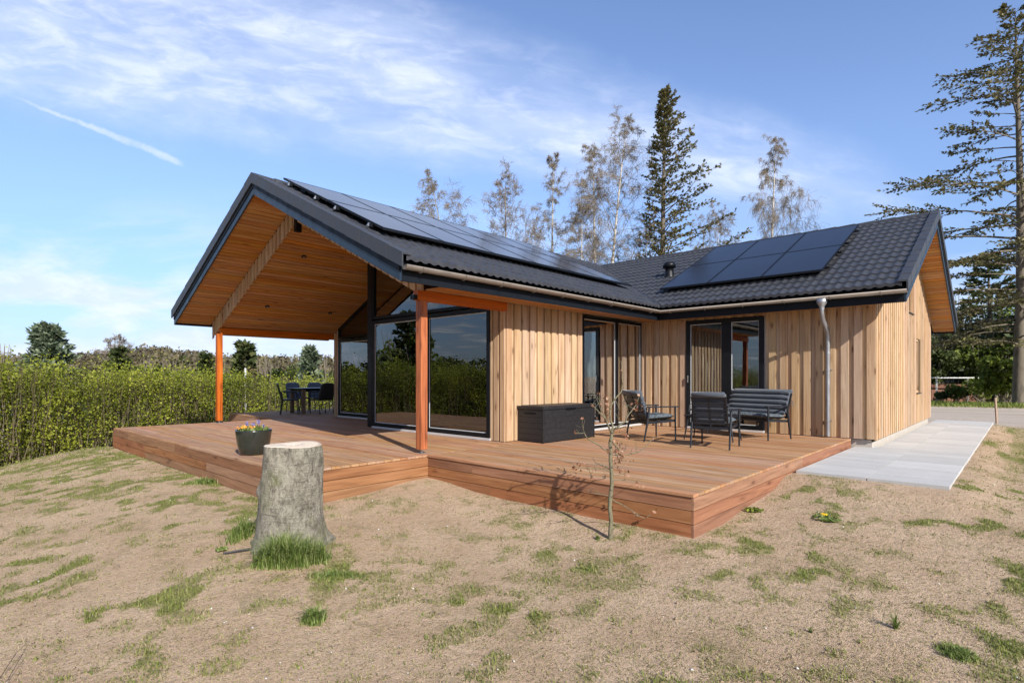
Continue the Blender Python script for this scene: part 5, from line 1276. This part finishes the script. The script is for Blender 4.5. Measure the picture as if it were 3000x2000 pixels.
for i, (u, v, d, sprd, ln, dr_, lab, lf, npm, up_) in enumerate(BR[:9]):
    p = at(u, d); z0 = gz(p.x, p.y); Ht = zv(v, d) - z0; u0 = u
    broadleaf('birch_tree' if lf > .3 else 'bare_tree', lab, (p.x, p.y, z0), Ht, sprd, 40 + i, GB, ln, dr_, lf, 'bark_birch' if lf > .3 else 'bark_twig', .15 if Ht > 15 else .11, .34 if Ht > 14 else .30, npm, twig=1.0, up=up_)
p = at(1942, 34); z0 = gz(p.x, p.y)
conifer('fir_tree', 'tall dark conifer with sparse branches, denser on its right side, behind the roof valley', (p.x, p.y, z0), zv(268, 34) - z0, 6.0, 5, 'needle_brown', None, .28, 1.6, .02, .12, asym=lambda d, r: .66 + .36 * float(d @ RG), pw=.78, tr=.26, gaps=.25, sprs=.6, pitch=.75, nk=4, nw=.042, nl=.17, nstart=.42)
p = at(2982, 27); z0 = gz(p.x, p.y)
conifer('fir_tree', 'huge old conifer with pale trunk and long layered branches at the right edge', (p.x, p.y, z0), zv(25, 27) - z0, 6.7, 8, 'needle_brown', None, .14, 1.1, .10, .10, asym=lambda d, r: .90 + .10 * float(-d @ RG), pw=.52, tr=.25, gaps=.25, sprs=1.0, twl=.24, pitch=.25, nk=4, nw=.040, nl=.17, nstart=.45)
p = at(2900, 36); z0 = gz(p.x, p.y)
conifer('spruce_tree', 'dark green drooping spruce behind the big conifer by the drive', (p.x, p.y, z0), 9.5, 3.2, 9, 'needle', None, .08, 1.0, .14, .0, pw=.8, tr=.2, sprs=.9)
p = at(3080, 33); z0 = gz(p.x, p.y)
conifer('spruce_tree', 'green spruce just outside the right edge beyond the drive', (p.x, p.y, z0), 8.0, 3.0, 10, 'needle', None, .05, 1.0, .14, .0, pw=.8, tr=.2, sprs=.9)
GS = 'shrubs along the far side of the drive'
for i, (u, d, vt, rr, mt, lab) in enumerate([(2735, 36, 985, 2.0, 'bush_dark', 'dark leafy shrub nearest the house corner beyond the drive'), (2800, 38, 900, 2.6, 'needle_brown', 'brownish thicket shrub above the white fence rail'), (2870, 35, 975, 2.0, 'bush_mid', 'fresh green shrub left of the conifer trunk'),
   (2945, 30, 1040, 1.5, 'bush_mid', 'low bright green shrub at the foot of the conifer trunk'), (3020, 34, 930, 2.6, 'bush_dark', 'dark shrub behind the conifer trunk at the right edge'), (2780, 44, 850, 3.2, 'bush_dark', 'tall dark bushy tree furthest back beside the gable'), (2920, 45, 830, 3.4, 'bush_mid', 'tall light green bushy tree behind the dark spruce')]):
    p = at(u, d); z0 = gz(p.x, p.y); bush('shrub', lab, (p.x, p.y, z0), (zv(vt, d) - z0) / .95, rr, 70 + i, mt, 'shrub', GS, 3600, .20, 16, False, part='foliage')
# more woodland behind the house (seen between the trunks and from the side)
for i, (u, d, vt) in enumerate([(1560, 60, 742), (1660, 55, 735), (2060, 58, 700)]):
    p = at(u, d); z0 = gz(p.x, p.y); broadleaf('bare_tree', ['thin grey tree far behind the slim birch', 'thin grey tree far behind the small bare birch', 'thin grey tree far behind the reddish birch'][i], (p.x, p.y, z0), zv(vt - 60, d) - z0, 2.8, 90 + i, 'thin trees far behind the house', (0, 0), .3, .3, 'bark_twig', .12, .3, 16)
# ---- skyline left of the house
def bg(u, vt, d): p = at(u, d); z0 = gz(p.x, p.y); return (p.x, p.y, z0), zv(vt, d) - z0
P_, H_ = bg(142, 962, 34); conifer('blue_spruce', 'broad blue grey spruce rising above the left part of the hedge', P_, H_, 2.0, 31, 'needle_blue', None, .02, 3.2, .05, .12, pw=.62, tr=.12, sprs=1.3, twl=.25)
SKY_ = [ # kind, u, v_top, d, radius, mat, label
 ('b', 15, 1005, 38, 1.5, 'bush_dark', 'dark rounded pine at the far left edge above the hedge'), ('b', 75, 1045, 40, 1.4, 'bush_dark', 'low dark bush between the left edge pine and the blue spruce'),
 ('c', 352, 1028, 36, 1.1, 'needle', 'small dark pointed conifer beneath the thin bare trees'), ('b', 432, 1045, 44, 1.3, 'bush_dark', 'dark shrub left of the two round pines'),
 ('p', 478, 1012, 60, 1.6, 'bush_dark', 'left of the two round topped pines on the wooded rise'), ('p', 520, 1015, 60, 1.5, 'bush_dark', 'right of the two round topped pines on the wooded rise'),
 ('p', 438, 1018, 62, 1.1, 'bush_dark', 'small ragged pine left of the round topped pair'), ('b', 500, 1040, 46, 1.6, 'bush_mid', 'pale green bushy tree below the round topped pines'),
 ('c', 605, 1042, 42, .8, 'needle', 'slender pine tip left of the porch post'), ('b', 560, 1062, 36, 1.2, 'far_brown', 'brown twiggy shrub left of the porch post'),
 ('c', 718, 1012, 30, .85, 'needle', 'slim open spruce right of the porch post above a white pole'), ('b', 688, 1050, 32, 1.2, 'bush_dark', 'dark bush directly right of the porch post'),
 ('b', 782, 1045, 30, 1.15, 'bush_dark', 'dark domed bush left of the dining chairs'), ('b', 745, 1058, 30, .9, 'far_brown', 'brown bush between the slim spruce and the domed bush'),
 ('c', 910, 1028, 34, .95, 'needle_blue', 'bluish spruce above the dining table'), ('b', 880, 1060, 44, 1.6, 'bush_dark', 'dark shrub left of the bluish spruce'), ('b', 955, 1048, 44, 1.8, 'bush_dark', 'wide dark bush beside the wall corner'), ('b', 1010, 1052, 48, 2.0, 'bush_dark', 'dark bush partly behind the wall corner')]
for i, (k, u, vt, d, r_, mt, lab) in enumerate(SKY_):
    P_, H_ = bg(u, vt, d)
    if k == 'c': conifer('spruce_tree', lab, P_, H_, r_, 130 + i, mt, 'conifers beyond the hedge', .1, 1.6, .04, .10, pw=.95, tr=.08, sprs=1.0, twl=.22)
    elif k == 'p': bush('pine_tree', lab, P_, H_, r_, 130 + i, mt, 'tree', 'round topped pines on the wooded rise', 2400, .26, 9)
    else: bush('bushy_tree', lab, P_, H_ / .93, r_, 130 + i, mt, 'tree', 'bushy trees beyond the hedge', 3000, .19, 12)
for i, (u, vt) in enumerate([(322, 1000), (352, 992)]):
    P_, H_ = bg(u, vt, 55); broadleaf('bare_tree', ['thin bare tree above the small dark conifer, left one', 'thin bare tree above the small dark conifer, right one'][i], P_, H_, 1.5, 160 + i, 'thin bare trees above the hedge', (0, 0), .1, .1, 'bark_twig', .08, .45, 14, up=1.2)
# far wood on the rise: one mass
rg = np.random.default_rng(5); CC, VV = [], []
for k in range(300):
    u = rg.uniform(-300, 1080); d = rg.uniform(46, 110); P_, _ = bg(u, 1040, d); x, y, z0 = P_
    prof = 1040 - 28 * math.exp(-((u - 430) / 170)**2) - 6 * math.exp(-((u + 60) / 150)**2)
    zt_ = zv(prof + rg.uniform(-4, 14), d); h = max(1.6, zt_ - z0); r_ = rg.uniform(1.4, 2.6); m_ = 560
    dd = rg.normal(size=(m_, 3)); dd /= np.linalg.norm(dd, axis=1)[:, None]; CC.append(np.array([x, y, z0 + h * .5]) + dd * np.array([r_, r_, h * .5]) * rg.uniform(.55, 1.02, (m_, 1))); VV.append(np.clip(rg.uniform(.05, .8) + rg.normal(size=m_) * .15, 0, 1))
fw_ = cards('far_wood', np.concatenate(CC), .30, M['far_brown'], None, vals=np.concatenate(VV), rng=rg); tag(fw_, 'brownish spring wood covering the low rise beyond the hedge', 'wood', kind='stuff')
# trees on the far side of the lawn, the ones mirrored in the glazing
for i, (x, y, H_, r_, k) in enumerate([(-7.9, 34.6, 7.6, 2.6, 'c'), (-8.6, 33.2, 5.3, 2.6, 'b'), (-14.0, 38.8, 8.8, 3.0, 'b'), (-10.7, 32.6, 8.4, 2.5, 'c'), (-11.1, 31.7, 7.6, 2.4, 'b'), (-16.7, 37.0, 6.5, 3.0, 'b'), (-16.8, 35.2, 5.5, 2.5, 'c'), (-16.4, 33.3, 6.4, 3.1, 'b'), (-18.8, 34.5, 5.3, 2.8, 'b'), (-18.2, 32.1, 6.0, 2.4, 'b'), (-17.7, 29.7, 5.3, 3.1, 'c'), (-21.7, 31.1, 6.1, 2.5, 'b'), (-23.2, 29.8, 6.1, 3.1, 'b'), (-9.8, 40.5, 6.0, 2.6, 'b'), (-7.0, 39.1, 5.9, 2.4, 'b')]):
    z0 = gz(x, y); lab = 'tree on the open side of the lawn mirrored in the glazing, %s' % ('dark conifer' if k == 'c' else 'dark bushy one')
    if k == 'c': conifer('spruce_tree', lab, (x, y, z0), H_, r_, 200 + i, 'needle', 'trees mirrored in the glazing', .05, 1.6, .05, .08, tr=.14, sprs=.8)
    else: bush('bushy_tree', lab, (x, y, z0), H_, r_, 200 + i, 'bush_dark' if i % 2 else 'bush_mid', 'tree', 'bushes mirrored in the glazing', 2200, .30, 12)

# ---- small site furniture
wp = at(719, 26); z0 = .2; w_ = MB(); w_.tube([(wp.x, wp.y, gz(wp.x, wp.y)), (wp.x, wp.y, zv(1078, 26))], .045, 8, .5); tag(w_.build('white_pole', M['white_paint'], None, base=(wp.x, wp.y, z0)), 'thin white pole standing in the hedge below the slim spruce', 'pole')
st0 = onp(2921, 1240); w_ = MB(); w_.bar(st0 - Vector((0, 0, .1)), st0 + Vector((0, 0, .76)) - RGT * .05, .045, .045, .5); tag(w_.build('wooden_stake', M['stake_wood'], None, base=st0, bevel=.004), 'leaning weathered wooden stake beside the end of the paving', 'stake')
fa = at(2722, 33.5); fb = at(2905, 33.5); zf0 = gz(fa.x, fa.y); fence = empty('white_fence', (fa.x, fa.y, zf0), 0, 'low white rail fence in front of the shrubs beyond the drive', 'fence')
w_ = MB(); w_.bar(Vector((fa.x, fa.y, zv(1106, 33.5))), Vector((fb.x, fb.y, zv(1106, 33.5))), .04, .07, .5); w_.build('rail', M['white_paint'], fence)
for t in (.12, .62): q = fa.lerp(fb, t); w_ = MB(); w_.box(q.x - .04, q.y - .04, zf0 - .1, q.x + .04, q.y + .04, zv(1110, 33.5)); w_.build('fence_post', M['white_paint'], fence)
ba = at(2725, 34.6); bb = at(2900, 34.6); bw_ = MB(); bw_.bar(Vector((ba.x, ba.y, zf0 + .5)), Vector((bb.x, bb.y, zf0 + .5)), .2, 1.1, .5); tag(bw_.build('brick_wall', M['brick_red'], None, base=(ba.x, ba.y, zf0)), 'low red brick wall behind the white rail fence', 'wall')
for i, (u, d) in enumerate([(2762, 33.0), (2800, 32.6), (2832, 33.0), (2872, 32.4)]):
    p = at(u, d); bush('shrub', ['small dark shrub just right of the first fence post', 'small shrub against the middle of the brick wall', 'small dark shrub right of the wall middle', 'leafy shrub at the right end of the rail fence'][i], (p.x, p.y, gz(p.x, p.y)), [.95, 1.15, 1.05, 1.6][i], [.55, .8, .7, .9][i], 300 + i, 'bush_dark' if i % 2 == 0 else 'bush_mid', 'shrub', GS, 900, .13, 8, False, part='foliage')

# ================================================================ grass, tufts, pebbles
rg = np.random.default_rng(77)
def clear(x, y): # True where lawn is open
    if x > 2.95 and y > 6.15: return False
    if x > 4.93 and y > 2.22: return False
    if 7.9 < x < 20.1 and .58 < y < 2.3: return False
    if 7.5 < x < 8 and .58 < y < 1.45: return False
    return x < 20.3 and (x - sx0)**2 + (y - sy0)**2 > .30**2
n = 420000; dd = 2.3 + 17.0 * rg.random(n) ** 1.9; sp_ = (rg.random(n) - .5) * 2 * 1.08; X = dd * (FW[0] + RG[0] * sp_); Y = dd * (FW[1] + RG[1] * sp_)
n1 = np.array([fbm(x, y, .9, 4, 3.1) for x, y in zip(X, Y)]); n2 = np.array([fbm(x, y, 4.5, 3, 9.7) for x, y in zip(X, Y)])
gm_ = green_np(X, Y, n1, n2); gm_ = np.where((X > 8) & (Y < .2), np.maximum(gm_, .3), gm_)
keepm = np.array([clear(x, y) for x, y in zip(X, Y)])
fine_ = np.array([noise.noise(Vector((x * 14, y * 14, 1))) for x, y in zip(X[:], Y[:])])
green = keepm & (rg.random(n) < np.clip(gm_ + fine_ * .35, 0, 1) ** 1.25 * .95)
straw = keepm & ~green & (rg.random(n) < .30 + .30 * np.clip(n1 + n2 + fine_, 0, 1))
for nm, mk, h0, h1, lean, vals, lab in (('grass', green, .018, .014, 1.0, lambda k: np.clip(.34 + rg.random(k) * .66, 0, 1), 'patchy short green grass sprouting on the sandy lawn'), ('dry_grass', straw, .016, .012, 1.6, lambda k: rg.random(k) * .42, 'sparse dry straw coloured grass on bare sand')):
    x, y = X[mk], Y[mk]; z = gz_np(x, y) + (n2[mk] * .004 + n1[mk] * .010) * np.exp(-np.clip(np.hypot(x - 3, y - 4) - 8, 0, None) / 6) - .004
    o = blades(nm, np.stack([x, y, z], 1), h0 + h1 * np.clip(gm_[mk], 0, 1), .0038 + .0006 * dd[mk], M['grass_blade'], None, vals=vals(mk.sum()), lean=lean, rng=rg); tag(o, lab, 'grass', kind='stuff')
def tuft(u, v, n_, r_, h, w, lab, cat='grass tuft', name='grass_tuft', mat='tuft_blade', lean=.9, group=None, asp=(1, 1)):
    c = onp(u, v); D_ = disc(n_, r_, rg); D_[:, :2] = np.clip(rg.normal(size=(n_, 2)) * r_ * .42, -r_ * .85, r_ * .85) if n_ > 100 else D_[:, :2] * .4; P = D_[:, :1] * RG * asp[0] + D_[:, 1:2] * FW * asp[1] + np.array([c.x, c.y, 0]); P[:, 2] = gz_np(P[:, 0], P[:, 1]) - .004
    hh = h * (1.1 - .5 * np.hypot(D_[:, 0], D_[:, 1]) / r_); o = blades(name, P, hh, w, M[mat], None, base=c, lean=lean, rng=rg); return tag(o, lab, cat, group)
tuft(830, 1655, 1300, .22, .25, .0065, 'large lush grass tuft growing against the front of the tree stump', asp=(1.25, .6))
tuft(915, 1645, 620, .17, .19, .0065, 'shorter grass tuft at the right foot of the tree stump', asp=(1, .6))
tuft(712, 1570, 420, .16, .17, .0075, 'leafy grass tuft along the left side of the tree stump', asp=(.7, 1.6))
tuft(920, 1818, 420, .085, .095, .0065, 'isolated dark green grass tuft in the foreground below the stump')
tuft(2810, 1918, 520, .10, .05, .005, 'round bright green grass tuft near the bottom right corner')
tuft(2624, 1838, 46, .03, .085, .006, 'small spiky sprig of grass right of the foreground centre')
tuft(985, 1688, 520, .20, .05, .005, 'wide low grass patch just right of the stump tuft', asp=(1.3, .5))
tuft(600, 1415, 420, .28, .08, .010, 'green grass tuft at the foot of the left deck edge', asp=(1.2, .5))
tuft(1752, 1580, 60, .05, .05, .006, 'small green weed at the foot of the beech sapling')
tuft(2375, 1850, 24, .03, .04, .005, 'tiny grass sprig in the sandy foreground left of the spiky sprig')
dc = onp(2420, 1520); dl = empty('dandelion', dc, 0, 'yellow dandelion with flat leaves in the lawn below the paving', 'flower')
D_ = disc(90, .13, rg); P = D_ + np.array(list(dc)) + [0, 0, .012]; cards('leaves', P, .045, M['tuft_blade'], dl, tilt=.5, up=(0, 0, 1), rng=rg)
D_ = disc(34, .018, rg); cards('blossom', D_ + np.array(list(dc)) + np.array([0, 0, .05]) + RG * -.02, .024, M['petal_yellow'], dl, tilt=.5, up=(-.4, -.4, .6), rng=rg)
wc = onp(2208, 1497); P = disc(60, .09, rg) * [1, 1, 0] + np.array(list(wc)) + [0, 0, .02]; tag(cards('weed', P, .045, M['bush_mid'], None, base=wc, tilt=.8, up=(0, 0, 1), rng=rg), 'flat leafy weed beside the right edge of the deck', 'weed')
wc = onp(650, 1613); P = disc(50, .05, rg) * [1, 1, 0] + np.array(list(wc)) + [0, 0, .02]; tag(cards('weed', P, .035, M['tuft_blade'], None, base=wc, tilt=.8, up=(0, 0, 1), rng=rg), 'small bright leafy weed on the bare soil left of the stump', 'weed')
wc = onp(690, 1622); w_ = MB(); w_.bar(wc + RGT * -.10 + FWD * -.02 + Vector((0, 0, .012)), wc + RGT * .10 + FWD * .06 + Vector((0, 0, .03)), .022, .014, .5); tag(w_.build('bark_piece', M['flash_black'], None, base=wc, bevel=.004), 'dark strip of bark lying left of the stump', 'bark')
w_ = MB(); a0 = onp(0, 1985); a1 = onp(88, 1893); w_.tube([a0, a0.lerp(a1, .5) + Vector((0, 0, .05)), a1 + Vector((0, 0, .04)), a0.lerp(a1, .55) + Vector((.02, -.03, .035)), onp(10, 2010)], .0016, 5, .5); tag(w_.build('bent_stalk', M['flash_black'], None, base=a0), 'thin dark bent stalk lying in the bottom left corner', 'twig')
# pebbles and crumbs of soil
n = 3800; dd = 2.3 + 12 * rg.random(n) ** 1.7; sp_ = (rg.random(n) - .5) * 2.1; X = dd * (FW[0] + RG[0] * sp_); Y = dd * (FW[1] + RG[1] * sp_); mk = np.array([clear(x, y) for x, y in zip(X, Y)]); X, Y = X[mk], Y[mk]; n = len(X)
S = .003 + .010 * rg.random(n) ** 4; base_ = np.stack([X, Y, gz_np(X, Y) + .008], 1); OC = np.array([(1,0,0),(0,1,0),(-1,0,0),(0,-1,0),(0,0,1),(0,0,-1)], float)
V = base_[:, None, :] + OC[None] * S[:, None, None] * rg.uniform(.6, 1.3, (n, 6, 1)) * np.array([1, 1, .6]); F_ = (np.arange(n)[:, None, None] * 6 + np.array([(0,1,4),(1,2,4),(2,3,4),(3,0,4),(1,0,5),(2,1,5),(3,2,5),(0,3,5)])[None]).reshape(-1, 3)
m, gr, b = newmat('pebble_mix'); bv = attr(gr); gr.put(b.inputs['Base Color'], gr.mix(gr.rng(bv, .80, .84, 0, 1), gr.mix(bv, (.20,.14,.085), (.40,.30,.20)), (.62,.60,.56))); b.inputs['Roughness'].default_value = .9
o = fastmesh('pebbles', V.reshape(-1, 3), F_, np.repeat(rg.random(n), 6), m); tag(o, 'small stones and crumbs of soil scattered over the sandy lawn', 'pebbles', kind='stuff')

n = 9000; X = rg.uniform(32.2, 37, n); Y = rg.uniform(-12, 6, n)
o = blades('bank_grass', np.stack([X, Y, gz_np(X, Y) - .01], 1), .16, .03, M['grass_blade'], None, vals=np.clip(.55 + rg.random(n) * .5, 0, 1), lean=.7, rng=rg); tag(o, 'taller green grass on the bank along the far side of the drive', 'grass', kind='stuff')
